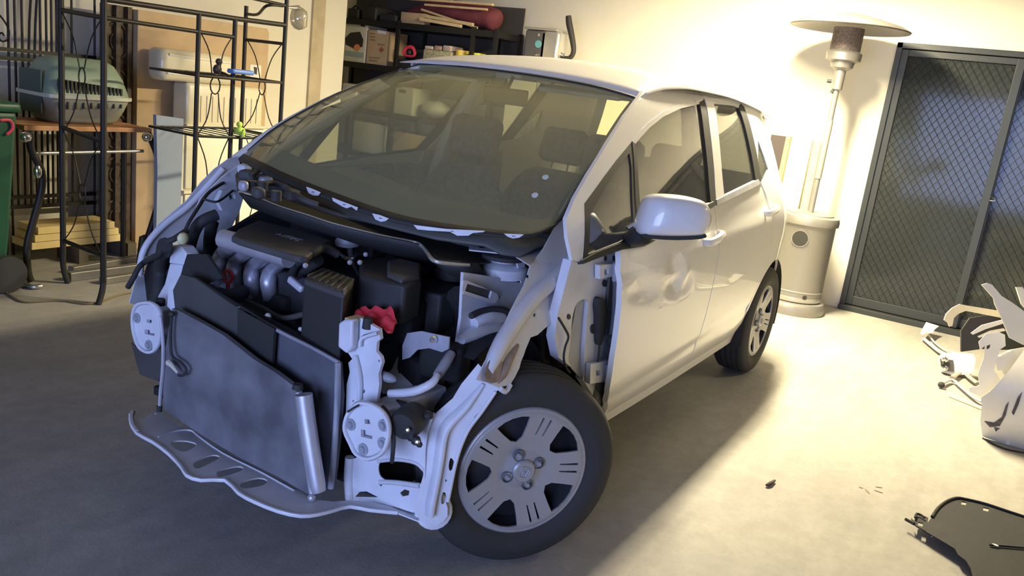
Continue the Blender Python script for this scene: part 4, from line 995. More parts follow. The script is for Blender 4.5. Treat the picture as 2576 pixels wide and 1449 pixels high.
# upper radiator hose and others
for nm, pts, r_, m_ in (('radiator_hose', [(470, 690, 'x', .30), (510, 725, 'x', .34), (550, 745, 'x', .34), (585, 745, 'x', .30), (610, 735, 'x', .22)], .026, BLACKR),
                    ('radiator_hose', [(840, 880, 'x', .34), (800, 860, 'x', .33), (760, 850, 'x', .30), (730, 820, 'x', .28)], .024, BLACKR),
                    ('breather_hose', [(738, 690, 'z', .74), (745, 665, 'z', .80), (775, 645, 'z', .85), (815, 625, 'z', .86), (850, 640, 'z', .84)], .013, BLACKR),
                    ('breather_hose', [(720, 720, 'z', .66), (740, 690, 'z', .72), (770, 672, 'z', .78), (800, 652, 'z', .82)], .022, BLACKR),
                    ('wiring_loom', [(600, 750, 'x', .24), (660, 775, 'x', .26), (710, 800, 'x', .30), (770, 790, 'x', .34), (812, 792, 'x', .35), (845, 830, 'x', .36), (856, 870, 'x', .37)], .009, DKGREY),
                    ('coolant_pipe', [(880, 620, 'z', .84), (885, 650, 'z', .80), (905, 690, 'z', .72), (910, 720, 'z', .66)], .010, DKGREY),
                    ('coolant_pipe', [(925, 740, 'x', .22), (938, 760, 'x', .24), (944, 790, 'x', .26)], .004, GREYM),
                    ('coolant_pipe', [(938, 738, 'x', .22), (952, 760, 'x', .24), (957, 790, 'x', .26)], .004, GREYM),
                    ('inner_wing_hose', [(1185, 795, 'y', .60), (1210, 783, 'y', .60), (1245, 777, 'y', .61), (1278, 786, 'y', .62), (1272, 812, 'y', .60), (1255, 848, 'y', .62)], .010, BLACKR),
                    ('headlamp_lead', [(963, 1024, 'x', .40), (975, 1040, 'x', .42), (985, 1075, 'x', .42), (990, 1105, 'x', .42), (988, 1140, 'x', .42), (986, 1162, 'x', .40)], .006, BLACKR),
                    ('headlamp_lead', [(875, 1036, 'x', .455), (890, 1026, 'x', .455), (902, 1020, 'x', .455)], .003, BLACKR),
                    ('wiring_loom', [(985, 1010, 'x', .30), (1020, 1020, 'x', .33), (1060, 1045, 'x', .35), (1085, 1045, 'x', .35)], .010, BLACKR)):
    hose(nm, pts, r_, m_)
for cx, cy, x_, s_, sc in ((674, 796, .36, .011, 1), (809, 793, .37, .011, 1), (845, 818, .37, .007, 1)):
    B().ball(P(cx, cy, ('x', x_)), s_, 10).build('white_clip', mat('white_nylon', (.75, .75, .70), .5), CAR)
B().rbox(P(774, 831, ('x', .34)), (.03, .055, .012), .006).build('warning_tag', mat('white_label', (.70, .66, .66), .5), CAR)
B().rbox(P(745, 715, ('x', .28)), (.02, .065, .022), .007, Matrix.Rotation(-.35, 3, 'X')).build('hose_clamp', mat('pale_lilac_metal', (.55, .55, .60), .4, .2), CAR, 40)
B().lathe([(.040, 0), (.042, .012), (.036, .02), (.03, .03), (.002, .03)], P(875, 615, ('z', .84)), (.1, 0, 1), 20).build('throttle_body', ALU, eng, 40)
B().tube([P(855, 640, ('z', .84)), P(880, 652, ('z', .84)), P(898, 640, ('z', .84))], .006, 6, 3).build('silver_clamp', CHROME, eng)
for cx, cy in ((768, 668), (853, 600), (878, 596), (880, 660), (905, 660), (920, 640)): B().ball(P(cx, cy, ('z', .85)), .008, 8).build('bolt_head', GREYM, eng)
# air box
ab = blockpx('air_box', [(765, 701), (775, 690), (813, 672), (850, 684), (893, 700), (888, 712), (866, 738), (820, 722)], .80, .20, BLACK, None, .008)
blockpx('air_box_lid', [(765, 701), (775, 690), (813, 672), (850, 684), (893, 700), (888, 712), (866, 738), (820, 722)], .803, .02, DKGREY, ab, .006)
rb = B()
for k in range(7):
    t = k / 6; a = (775 + 88 * t, 693 + 38 * t); c = (815 + 74 * t, 676 + 27 * t)
    rb.tube([P(*a, ('z', .806)), P(*c, ('z', .806))], .0035, 4, 0)
rb.build('ribs', DKGREY, ab, 0)
# battery & fuse box
fb = blockpx('fuse_box', [(905, 650), (980, 645), (1060, 665), (1060, 705), (1020, 718), (960, 705), (905, 690)], .82, .12, BLACK, None, .010)
blockpx('fuse_box_lid', [(975, 655), (1005, 648), (1060, 662), (1055, 690), (1010, 700), (975, 685)], .835, .03, DKGREY, fb, .008)
bt = blockpx('battery', [(1028, 708), (1060, 698), (1118, 698), (1150, 716), (1152, 735), (1110, 742), (1040, 728)], .76, .21, BLACK, None, .008)
bt['label'] = 'black battery box'
B().lathe([(.05, 0), (.055, .01), (.055, .03), (.045, .04), (.002, .04)], P(1135, 700, ('z', .77)), (0, 0, 1), 18).build('filler_cap', BLACK, bt, 40)
sheet('battery_bracket', [(1012, 870), (1024, 838), (1060, 833), (1100, 842), (1130, 848), (1128, 878), (1112, 886), (1080, 876), (1050, 880), (1030, 900), (1012, 905)], ('x', .24), GREYM, (), None, 12, .005)
q = P(1093, 853, ('x', .245)); B().cyl(q, q + Vector((.012, 0, 0)), .011, .009, 8).build('bracket_bolt', CHROME, CAR, 30)
hose('corrugated_duct', [(1150, 740, 'y', .50), (1168, 780, 'y', .50), (1170, 820, 'y', .50), (1150, 850, 'y', .50)], .035, BLACK)
# dark machinery in the depth of the bay
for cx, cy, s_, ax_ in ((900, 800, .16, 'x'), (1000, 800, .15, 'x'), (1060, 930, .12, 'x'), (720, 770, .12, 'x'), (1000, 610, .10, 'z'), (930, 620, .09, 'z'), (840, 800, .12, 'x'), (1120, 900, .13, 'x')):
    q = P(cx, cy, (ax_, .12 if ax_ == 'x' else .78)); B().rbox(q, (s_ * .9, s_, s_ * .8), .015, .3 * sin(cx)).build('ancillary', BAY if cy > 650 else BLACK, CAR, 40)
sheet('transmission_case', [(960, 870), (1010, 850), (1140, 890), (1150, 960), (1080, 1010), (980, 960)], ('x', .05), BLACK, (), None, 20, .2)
# ---- left inner wing, strut tower, plate
FI = ('y', .575)
iw = sheet('inner_wing', [(1166, 686), (1200, 690), (1240, 697), (1322, 714), (1306, 748), (1284, 786), (1262, 830), (1250, 850), (1200, 862), (1150, 870), (1160, 800), (1163, 740)], FI, INNER, [[(1256, 744), (1262, 746), (1260, 752), (1255, 750)]], None, 12, .01)
iw['label'] = 'white left inner wing'
B().tube(pp([(1190, 812), (1215, 795), (1250, 790), (1278, 800)], ('y', .585)), [.02, .03, .03, .02], 10, 3).tube(pp([(1160, 855), (1200, 835), (1250, 828), (1268, 832)], ('y', .59)), [.015, .025, .025, .02], 10, 3).build('pressed_bulge', INNER, iw, 70)
pf = sheet('module_frame', [(1166, 706), (1176, 706), (1250, 738), (1254, 750), (1246, 763), (1236, 762), (1166, 740), (1163, 728)], ('y', .60), INNER, [[(1176, 714), (1238, 732), (1232, 752), (1170, 732)]], None, 8, .008)
pf['label'] = 'white frame around a dark module'
sheet('module', [(1174, 713), (1238, 732), (1232, 753), (1168, 733)], ('y', .593), DKGREY, (), pf, 10, .006)
q = P(1262, 668, ('z', .84)); B().lathe([(.085, -.03), (.085, 0), (.07, .012), (.045, .016), (.045, .03), (.002, .03)], q, (0, 0, 1), 28).build('strut_tower', INNER, CAR, 50)
q = P(1264, 650, ('z', .875)); st_ = B().lathe([(.066, 0), (.066, .012), (.05, .016), (.002, .018)], q, (0, 0, 1), 24).build('strut_top_mount', BLACKR, CAR, 50)
B().cyl(q + Vector((0, 0, .01)), q + Vector((0, 0, .045)), .010, seg=8).build('strut_nut', GREYM, st_)
B().tube(pp([(1158, 668), (1168, 664), (1200, 674), (1250, 688), (1295, 690)], ('z', .83)), .008, 6, 3).build('brace_strip', INNER, CAR, 60)
br = sheet('bonnet_hinge_bracket', [(1278, 636), (1292, 624), (1318, 622), (1330, 634), (1322, 650), (1318, 690), (1322, 714), (1312, 712), (1306, 680), (1298, 650), (1284, 644)], ('y', .60), INNER, (), None, 8, .006)
br['label'] = 'white bonnet hinge bracket'
sheet('scuttle_side_panel', [(1180, 612), (1235, 600), (1250, 596), (1395, 590), (1380, 620), (1334, 668), (1322, 660), (1290, 640), (1240, 634), (1180, 628)], ('z', .90), INNER, [[(1188, 610), (1262, 600), (1266, 618), (1210, 624)]], None, 12, .004)
# ---- suspension subframe bits below the battery
sm_ = sheet('engine_mount_bracket', [(960, 985), (958, 960), (968, 945), (985, 930), (1000, 898), (1030, 902), (1033, 915), (1045, 935), (1052, 960), (1062, 968), (1035, 985), (1015, 998), (1000, 990), (985, 1000), (975, 985)], ('n', (.30, .5, .42), (.6, 0, .8)), INNER, [[(1018, 908), (1024, 914), (1020, 920)], [(1000, 934), (1012, 936), (1004, 940)]], None, 10, .01)
B().ball(P(972, 948, ('x', .34)), .028, 12, (.6, 1.3, .5)).build('mount_bush', GREYM, sm_)
B().tube([P(980, 990, ('x', .34)), P(1040, 985, ('x', .33)), P(1085, 965, ('x', .31)), P(1100, 945, ('x', .28))], [.012, .013, .012, .010], 8, 3).build('brake_pipe_guard', INNER, CAR, 60)
B().tube([P(1100, 945, ('x', .26)), P(1120, 915, ('x', .22)), P(1135, 890, ('x', .18))], [.014, .016, .014], 8, 3).build('support_arm', GREYM, CAR, 60)
hn = B().lathe([(.040, 0), (.044, .02), (.044, .06), (.036, .075), (.002, .078)], P(1010, 1060, ('x', .40)) + Vector((-.06, 0, 0)), (1, .2, -.1), 22).build('horn', BLACK, CAR, 50)
for (a, c_, r_) in ((1022, 1085, .018), (1046, 1108, .016), (1012, 1085, .014), (1035, 1100, .014), (1055, 1118, .010)): B().ball(P(a, c_, ('x', .40)), r_, 8, (.8, 1, .9)).build('headlamp_plug', BLACK, CAR)
for (a, c_) in ((1026, 1082), (1050, 1112)): B().ball(P(a, c_, ('x', .425)), .007, 8).build('chrome_pin', CHROME, CAR)
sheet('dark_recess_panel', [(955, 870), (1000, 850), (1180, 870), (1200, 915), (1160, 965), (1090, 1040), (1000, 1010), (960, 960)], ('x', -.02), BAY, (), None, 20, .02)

# ---- red cloth lying between the post and the battery
b = B(); rc = [(884, 798), (896, 790), (908, 776), (920, 772), (950, 778), (978, 776), (990, 785), (998, 800), (992, 815), (982, 830), (960, 828), (940, 818), (920, 805), (900, 802)]
FRC = ('n', (.30, .40, .74), (.65, -.1, .75))
cen = P(940, 800, FRC)
b.cdt(rc, [], 6, lambda a, c_: P(a, c_, FRC) + Vector((.2, 0, .8)) * (.010 * sin(a * .16 + c_ * .09) + .007 * sin(a * .05 - c_ * .23)), .008, (-.3, 0, -1))
tag(b.build('red_cloth', RED, None, 60), 'crumpled red cloth lying in the engine bay beside the battery', 'cloth')

# ================================================================== PATIO HEATER
hb0 = Vector((-4.33, .60, 0))
ht = thing('patio_heater', 'silver patio heater with round base standing against the back wall', 'patio heater', hb0)
c = hb0
B().lathe([(.235, 0), (.24, .03), (.238, .06), (.225, .085), (.20, .092), (.19, .092)], c, (0, 0, 1), 40).build('base', STEEL, ht, 40)
tank = B().lathe([(.188, .09), (.198, .10), (.198, .66), (.200, .665), (.214, .67), (.216, .70), (.208, .728), (.19, .735), (.17, .737), (.168, .745), (.03, .750)], c, (0, 0, 1), 48).build('tank_housing', STEEL, ht, 40)
BR = mat('brushed_band', (.48, .47, .43), .4, .7)
B().lathe([(.200, .10), (.203, .11), (.203, .125), (.200, .135)], c, (0, 0, 1), 48, False).lathe([(.200, .17), (.202, .175), (.200, .18)], c, (0, 0, 1), 48, False).build('band', BR, tank)
dv = (CPOS - c); dv.z = 0; dv.normalize(); sdv = Vector((0, 0, 1)).cross(dv)
def ontank(px, py): 
    return P(px, py, lambda p: (p.x - c.x) ** 2 + (p.y - c.y) ** 2 - .199 ** 2)
q = ontank(2013, 600); n_ = (q - c); n_.z = 0; n_.normalize()
B().cyl(q - n_ * .01, q + n_ * .004, .056, seg=28).build('vent_window', mat('dark_mesh_window', (.022, .022, .02), .7), tank, 30)
B().lathe([(.056, 0), (.061, 0), (.061, .005), (.056, .005)], q, n_, 28, False).build('vent_ring', STEEL, tank)
q = ontank(2024, 749); n_ = (q - c); n_.z = 0; n_.normalize(); B().cyl(q - n_ * .01, q + n_ * .004, .016, seg=16).build('rubber_plug', BLACKR, tank)
polet = P(2138, 215, ('n', c, (dv.x, dv.y, 0)))
tilt = Vector((c.x, c.y, polet.z))
b = B().cyl(c + Vector((0, 0, .74)), Vector((c.x, c.y, 1.66)), .020, seg=16); b.build('pole', STEEL, ht)
hz = 1.63
B().lathe([(.02, hz), (.035, hz + .01), (.038, hz + .14), (.075, hz + .16), (.085, hz + .20)], c, (0, 0, 1), 24, False).build('burner_neck', STEEL, ht)
B().tube([c + sdv * -.045 + Vector((0, 0, hz + .06)), c + sdv * -.075 + Vector((0, 0, hz + .06))], .012, 8, 0).build('control_knob', BLACK, ht)
B().tube([c + sdv * -.02 + Vector((0, 0, hz)), c + sdv * -.03 + Vector((0, 0, hz - .02))], .014, 8, 0).build('valve', BLACKR, ht)
eb = B().lathe([(.085, hz + .20), (.118, hz + .21), (.122, hz + .26), (.108, hz + .275)], c, (0, 0, 1), 32, False); eb.build('burner_bowl', STEEL, ht)
em = B().lathe([(.103, hz + .27), (.103, hz + .43)], c, (0, 0, 1), 32)
em.build('emitter_screen', mat('heater_mesh', (.16, .13, .12), .7, .4, noise=.6, nscale=120), ht)
B().lathe([(.40, 2.055), (.405, 2.06), (.36, 2.085), (.25, 2.115), (.10, 2.15), (.002, 2.16)], c, (0, 0, 1), 48, False).lathe([(.40, 2.052), (.30, 2.075), (.15, 2.095), (.002, 2.10)], c, (0, 0, 1), 48, False).build('reflector_dome', STEEL, ht, 50)
tg_ = P(2107, 315, ('y', .60)); B().cyl(Vector((c.x, c.y, 1.0)), Vector((c.x, c.y, 1.42)), .024, seg=16).build('pole_sleeve', mat('grey_pole_sleeve', (.30, .29, .26), .5, .3), ht)

# boards between the car and the heater
def leaning(name, px, ytop, w_, d_, h_, m, label, cat, x=-4.62, group=None, lean=.06):
    q = P(px, ytop, ('x', x)); b = B(); h_ = q.z if h_ is None else h_
    b.add([(x + lean * k_ * -1 + dx, q.y + dy, z) for z, k_ in ((0, 0), (h_, 1)) for dx in (0, d_) for dy in (0, w_)], [(0, 1, 3, 2), (4, 6, 7, 5), (0, 4, 5, 1), (2, 3, 7, 6), (0, 2, 6, 4), (1, 5, 7, 3)])
    return tag(b.build(name, m, None, 0, bevel=.002), label, cat, group)
leaning('dark_board', 1938, 338, .115, .03, None, mat('dark_brown_board', (.055, .045, .045), .7), 'dark brown board leaning on the back wall behind the car tail', 'board', -4.64)
leaning('orange_edged_board', 1977, 342, .035, .05, None, mat('orange_board_edge', (.62, .30, .14), .7), 'narrow orange-edged board leaning beside the dark brown board', 'board', -4.60)
leaning('cream_board', 1990, 345, .16, .04, None, mat('cream_board', (.72, .66, .50), .7), 'cream board leaning between the car tail and the patio heater', 'board', -4.64)
tl = P(2040, 355, ('x', -4.7)); B_ = B().box((-4.72, tl.y + .05, tl.z / 2), (.05, .06, tl.z)); tag(B_.build('tan_batten', TRIMM, None, 0), 'tan timber batten upright against the back wall behind the heater', 'timber')

# ================================================================== BACK SHELVING
SH = mat('black_shelf_steel', (.018, .018, .017), .5, .3)
sx0, sx1 = -4.74, -4.32
y0, y1 = P(820, 40, ('x', sx1)).y, P(1250, 76, ('x', sx1)).y
ztops = [P(1240, 78, ('x', sx1)).z, P(866, 152, ('x', sx1)).z, .98, .55, .12]
shf = thing('shelving_unit', 'long black steel shelving unit against the back wall', 'shelving unit', ((sx0 + sx1) / 2, (y0 + y1) / 2, 0))
for z in ztops:
    B().box(((sx0 + sx1) / 2, (y0 + y1) / 2, z - .012), (sx1 - sx0, y1 - y0, .012)).build('shelf_board', mat('dark_shelf_board', (.05, .045, .04), .8), shf, 0)
    b = B()
    for x in (sx0, sx1): b.box((x, (y0 + y1) / 2, z - .028), (.02, y1 - y0, .055))
    for y in (y0, y1): b.box(((sx0 + sx1) / 2, y, z - .028), (sx1 - sx0, .02, .055))
    b.build('beam', SH, shf, 0)
ym = P(1000, 100, ('x', sx1)).y; ym2 = P(1190, 100, ('x', sx1)).y
B().box((sx0 - .012, (y0 + y1) / 2, (ztops[1] + ztops[0]) / 2), (.006, y1 - y0, ztops[0] - ztops[1] + .5)).build('back_panel', mat('dark_back_panel', (.06, .055, .05), .8), shf, 0)
for x in (sx0, sx1):
    for y in (y0, ym, ym2, y1): B().box((x, y, ztops[0] / 2 + .01), (.03, .035, ztops[0] + .02)).build('upright', SH, shf, 0)
zt, zm, zl = ztops[0], ztops[1], ztops[2]
def onshelf(px0, px1, z, h_, d_, x1=None, pad=0):
    x1 = sx1 - .02 if x1 is None else x1
    a, b = P(px0, 100, ('x', x1)).y, P(px1, 100, ('x', x1)).y
    return Vector(((x1 - d_ / 2), (a + b) / 2, z - .006 + h_ / 2 + .001)), (d_, abs(b - a), h_)
CARD = mat('cardboard_brown', (.52, .38, .22), .85, noise=.1)
CARDW = mat('carton_white', (.74, .72, .64), .6)
# printed carton with a dark hexagonal appliance picture
p_, s_ = onshelf(868, 921, zm, .365, .30)
t = thing('printed_carton', 'pale printed carton with dark hexagon picture and orange dot on the shelf', 'box', (p_.x, p_.y, zm - .005))
B().box(p_, s_).build('carton', CARDW, t, 0, bevel=.003)
xf = p_.x + s_[0] / 2 + .001
def fl(l, m, nm, x=None, par=None, dx=.0008):
    return B().prism([P(a, b_, ('x', x or xf)) for a, b_ in l], (dx, 0, 0)).build(nm, m, par or t, 0)
DP = mat('print_black', (.03, .03, .035), .5)
fl([(882, 82), (906, 80), (914, 100), (912, 118), (890, 122), (870, 112), (868, 96)], DP, 'appliance_picture')
fl([(898 + 8 * cos(a), 120 + 9 * sin(a)) for a in [2 * pi * k / 14 for k in range(14)]], mat('print_orange', (.85, .30, .12), .6), 'orange_dot', xf + .001)
fl([(907, 55), (918, 57), (918, 68), (907, 66)], DP, 'dark_square')
fl([(868, 126), (915, 133), (914, 146), (868, 140)], mat('print_blue_grey', (.35, .45, .48), .6), 'blue_grey_band')
p_, s_ = onshelf(925, 975, zm, .325, .30)
t = thing('brown_carton', 'brown carton with a small red diamond mark standing on the shelf', 'box', (p_.x, p_.y, zm - .005)); xf = p_.x + s_[0] / 2 + .001
B().box(p_, s_).build('carton', CARD, t, 0, bevel=.003)
fl([(960, 117), (966, 126), (959, 133), (953, 125)], mat('print_red_brown', (.35, .10, .07), .6), 'diamond_mark')
fl([(950, 75), (972, 79), (971, 87), (949, 83)], CARDW, 'white_label')
for k, (a0, a1, yy) in enumerate(((930, 944, 82), (930, 944, 90), (930, 944, 98), (928, 955, 143), (928, 950, 150), (950, 968, 110))): fl([(a0, yy), (a1, yy + 2), (a1, yy + 5), (a0, yy + 3)], mat('print_brown', (.26, .18, .10), .7), 'printed_lines')
def shelfthing(name, px0, px1, z, h_, d_, m, label, cat, x1=None, kind='box', group=None):
    p_, s_ = onshelf(px0, px1, z, h_, d_, x1)
    b = B()
    if kind == 'box': b.rbox(p_, s_, .006)
    elif kind == 'bag':
        b.ball(p_, 1, 16, (s_[0] / 2, s_[1] / 2, s_[2] / 2))
        for v in b.v: v += Vector((0, 0, .012 + .011 * sin(v.y * 40) * sin(v.x * 31)))
    return tag(b.build(name, m, None, 40 if kind == 'box' else 60), label, cat, group)
# middle shelf, right bay
shelfthing('black_crate', 1002, 1050, zm, .085, .22, BLACK, 'low black crate under the red hand tool on the shelf', 'crate')
rr_ = thing('red_hand_tool', 'red rounded hand tool on the black shelf behind the roof', 'tool', onshelf(1005, 1045, zm + .088, .1, .1)[0] - Vector((0, 0, .05)))
p_, s_ = onshelf(1006, 1044, zm + .095, .12, .1); B().tube([p_ + Vector((0, -.07, -.02)), p_ + Vector((.0, -.04, .04)), p_ + Vector((0, .03, .045)), p_ + Vector((0, .065, -.01)), p_ + Vector((0, .02, -.035))], [.014, .018, .018, .016, .012], 8, 4, True).build('body', mat('tool_red', (.70, .05, .10), .4), rr_)
B().ball(p_ + Vector((0, 0, 0)), .026).build('grip', BLACK, rr_)
shelfthing('patterned_box', 1068, 1140, zm, .20, .25, mat('olive_print_box', (.42, .40, .24), .7, noise=.5, nscale=60), 'olive patterned box on the shelf under a heap of packets', 'box')
for k, (a0, a1) in enumerate(((1070, 1090), (1094, 1112), (1116, 1136))):
    p_, s_ = onshelf(a0, a1, zm + .202, .03 + .01 * k, .2)
    tag(B().rbox(p_, s_, .008).build('packet', mat('packet_%d' % k, [(.55, .50, .42), (.42, .28, .22), (.50, .42, .36)][k], .5, noise=.4, nscale=50), None, 40), ['crumpled beige packet at the left end of the packets on the patterned box', 'brown packet in the middle of the packets on the patterned box', 'pinkish packet at the right end of the packets on the patterned box'][k], 'packet', None)
p_, s_ = onshelf(1145, 1172, zm, .225, .1); tag(B().lathe([(s_[1] * .38, -s_[2] / 2), (s_[1] * .5, -s_[2] / 4), (s_[1] * .5, s_[2] / 2), (.001, s_[2] / 2)], p_, (0, 0, 1), 24).build('yellow_tin', mat('yellow_paint', (.85, .62, .10), .4), None, 40), 'golden yellow tin on the shelf left of the bright yellow carton', 'tin')
shelfthing('yellow_carton', 1184, 1208, zm, .215, .12, mat('bright_yellow', (.88, .85, .06), .5), 'bright yellow small carton at the right end of the shelf', 'box')
shelfthing('dark_bin', 1050, 1180, zm, .20, .12, mat('charcoal_bin', (.06, .06, .055), .7), 'charcoal storage bin at the back of the shelf behind the packets', 'bin', sx1 - .28)
# top shelf
for k, (a0, a1, hh) in enumerate(((868, 896, .10), (904, 940, .13), (949, 992, .07))):
    p_, s_ = onshelf(a0, a1, zt, hh, .25); b = B().rbox(p_, s_, .02)
    b.tube([p_ + Vector((.08, -s_[1] * .3, hh / 2)), p_ + Vector((.08, 0, hh / 2 + .03)), p_ + Vector((.08, s_[1] * .3, hh / 2))], .01, 6, 3)
    tag(b.build('tool_case', BLACK, None, 40), ['black tool case at the left end of the top shelf', 'taller black tool case in the middle of the three on the top shelf', 'low black tool case beside the tan box on the top shelf'][k], 'case', None)
p_, s_ = onshelf(1003, 1062, zt, .105, .10); tag(B().rbox(p_, s_, .006).build('tan_box', CARD, None, 40), 'tan open-ended box at the front of the top shelf', 'box')
MAR = mat('maroon_fabric', (.20, .045, .055), .8, noise=.2)
b = B(); yA, yB = P(1030, 10, ('x', -4.55)).y + .03, P(1262, 40, ('x', -4.55)).y
b.tube([(-4.55, yA, zt + .10), (-4.55, yA + .3, zt + .17), (-4.54, (yA + yB) / 2, zt + .16), (-4.54, yB - .25, zt + .13), (-4.53, yB - .06, zt + .12), (-4.53, yB, zt + .11)], [.05, .085, .095, .105, .10, .05], 14, 4)
for v in b.v: v += Vector((0, 0, .008 * sin(v.y * 37 + v.x * 20)))
tag(b.build('folding_chair_bag', MAR, None, 60), 'long maroon fabric bag on the top shelf of the black shelving', 'bag')
PINE = mat('pine_timber', (.66, .50, .26), .6, noise=.12, nscale=12)
sticks = [((1072, 41), (1190, 62)), ((1062, 24), (1200, 70)), ((1058, 48), (1160, 66)), ((970, -8), (1240, 12)), ((985, -22), (1230, -6)), ((1070, 12), (1225, 24))]
slab_lab = ['lowest pine stick of the bundle sloping down on the top shelf', 'long pine stick ending at the shelf edge beside the maroon bag', 'shortest pine stick beside the tan box', 'pine stick lying along the maroon bag', 'topmost pine stick at the upper edge', 'pine stick under the topmost one on the maroon bag']
for k, (a, c_) in enumerate(sticks):
    xx = (-4.36, -4.41, -4.33, -4.38, -4.45, -4.40)[k]
    p0, p1 = P(*a, ('x', xx)), P(*c_, ('x', xx)); d_ = p1 - p0; rot = d_.to_track_quat('X', 'Z').to_matrix()
    tag(B().box((p0 + p1) / 2, (d_.length, .035, .018 if k % 2 else .028), rot).build('pine_stick', PINE, None, 0), slab_lab[k], 'timber', None)
# lower shelf seen through the windscreen
p_, s_ = onshelf(996, 1052, zl, .26, .28); t = thing('white_carton', 'white carton on the lower shelf seen through the windscreen', 'box', p_ - Vector((0, 0, .13)))
B().box(p_, s_).build('carton', CARDW, t, 0, bevel=.003); xf = p_.x + s_[0] / 2
B().box((xf, p_.y, p_.z + .09), (.002, .09, .03)).build('hand_slot', BLACK, t, 0)
shelfthing('plastic_bag', 1062, 1130, zl, .16, .22, mat('white_plastic_bag', (.70, .68, .60), .4), 'crumpled white plastic bag beside the white carton on the lower shelf', 'bag', None, 'bag')
shelfthing('grey_crate', 870, 905, zl, .22, .3, mat('pale_grey_crate', (.60, .60, .58), .5), 'pale grey crate at the left end of the lower shelf', 'crate')
shelfthing('beige_carton', 925, 985, zl, .20, .28, CARD, 'beige carton left of the white carton on the lower shelf', 'box')
p_, s_ = onshelf(905, 985, .55, .3, .28); tag(B().rbox(p_, s_, .01).build('storage_tub', CARDW), 'white storage tub on the second lowest shelf', 'tub')
p_, s_ = onshelf(1010, 1100, .55, .26, .28); tag(B().rbox(p_, s_, .01).build('storage_carton', CARD), 'brown storage carton on the second lowest shelf', 'box')

# ================================================================== SILVER MACHINE ON A WHITE CABINET
mx = -4.50; q = P(1385, 170, ('x', mx))
cab = thing('white_cabinet', 'tall white cabinet behind the car roof under the silver machine', 'cabinet', (-4.53, q.y, 0))
ztop = P(1370, 165, ('x', mx)).z
B().rbox((-4.53, q.y, ztop / 2), (.44, .60, ztop), .01).build('body', CARDW, cab, 40)
for dy in (-.15, .15):
    d_ = B().box((-4.30, q.y + dy, ztop / 2), (.018, .29, ztop - .06)).build('door', CARDW, cab, 0, bevel=.003)
    B().tube([(-4.285, q.y + dy * .2, .9), (-4.27, q.y + dy * .2, .93), (-4.27, q.y + dy * .2, 1.03), (-4.285, q.y + dy * .2, 1.06)], .006, 6, 3).build('handle', CHROME, d_)
ya, yb, yc = P(1335, 90, ('x', mx)).y, P(1385, 90, ('x', mx)).y, P(1408, 90, ('x', mx)).y
zt_ = P(1370, 78, ('x', mx)).z
mc_ = thing('drinks_machine', 'silver countertop machine with dark front, teal dial and black curved handle', 'appliance', (mx, (ya + yc) / 2, ztop))
hh = zt_ - ztop
B().rbox((mx - .04, (yb + yc) / 2 - .01, ztop + hh / 2), (.24, yc - yb + .10, hh), .03, None, 5).build('body', mat('machine_silver', (.66, .65, .60), .25, .7), mc_, 40)
B().rbox((mx - .02, (ya + yb) / 2, ztop + hh / 2), (.20, yb - ya + .02, hh - .01), .02, None, 4).build('control_panel', mat('machine_dark', (.10, .10, .10), .35), mc_, 40)
B().rbox((mx - .03, (ya + yc) / 2, ztop + hh + .008), (.25, yc - ya + .04, .018), .008).build('lid', mat('machine_lid', (.45, .44, .40), .3, .5), mc_, 40)
qd = P(1354, 111, ('x', mx + .082)); B().cyl(qd - Vector((.01, 0, 0)), qd + Vector((.004, 0, 0)), .032, seg=24).build('dial', mat('teal_dial', (.15, .42, .45), .3), mc_, 30)
qd = P(1356, 88, ('x', mx + .082)); B().cyl(qd - Vector((.01, 0, 0)), qd + Vector((.004, 0, 0)), .012, seg=16).build('button', CHROME, mc_, 30)
qd = P(1352, 137, ('x', mx + .07)); B().ball(qd, .025, 12, (.8, 1.3, .7)).build('spout', CHROME, mc_, 30)
B().tube([P(1410, 143, ('x', mx)), P(1432, 146, ('x', mx)), P(1443, 128, ('x', mx)), P(1438, 90, ('x', mx)), P(1432, 60, ('x', mx)), P(1430, 40, ('x', mx))], [.016, .020, .022, .026, .028, .024], 12, 5).build('curved_handle', BLACK, mc_, 60)
B().tube([P(1405, 100, ('x', mx)), P(1409, 133, ('x', mx)), P(1422, 140, ('x', mx))], .016, 10, 4).build('spout_arm', CHROME, mc_, 60)

# ================================================================== LEFT SIDE: IRON RACK
yF, yK = -2.14, -2.56
rk = thing('iron_rack', 'tall black iron rack with two legs on the floor and scroll side panels', 'rack', (-.5, yF, 0))
def vp_(px, py, y): 
    q = P(px, py, ('y', y)); return q.x
Bx = P(255, 762, ('z', 0)); Ax = P(164, 712, ('z', 0))
tube = lambda pts, r_, nm, sm=0, seg=8: B().tube(pts, r_, seg, sm).build(nm, BIRON, rk, 60)
ZR = 1.80
tube([Bx + Vector((.03, 0.02, 0)), Bx + Vector((-.01, 0, .10)), Vector((Bx.x - .01, Bx.y, .3)), Vector((Bx.x - .01, Bx.y, ZR))], .016, 'post', 4)
tube([Ax + Vector((-.01, 0.01, 0)), Ax + Vector((0.01, 0, .10)), Vector((Ax.x + .01, Ax.y, .3)), Vector((Ax.x + .01, Ax.y, ZR))], .016, 'post', 4)
B2, A2 = Vector((Bx.x - .01, Bx.y, 0)), Vector((Ax.x + .01, Ax.y, 0))
def at(v, z): return Vector((v.x, v.y, z))
zAB = P(250, 43, ('y', Bx.y)).z
for nm, za, zb in (('cross_bar', P(160, 26, ('y', Ax.y)).z, zAB), ('cross_bar', P(162, 320, ('y', Ax.y)).z, P(255, 358, ('y', Bx.y)).z), ('cross_bar', P(168, 604, ('y', Ax.y)).z, P(255, 645, ('y', Bx.y)).z)): tube([at(A2, za), at(B2, zb)], .012, nm)
def tower(px, py): return Vector((P(px, py, ('y', yF)).x, yF, 0))
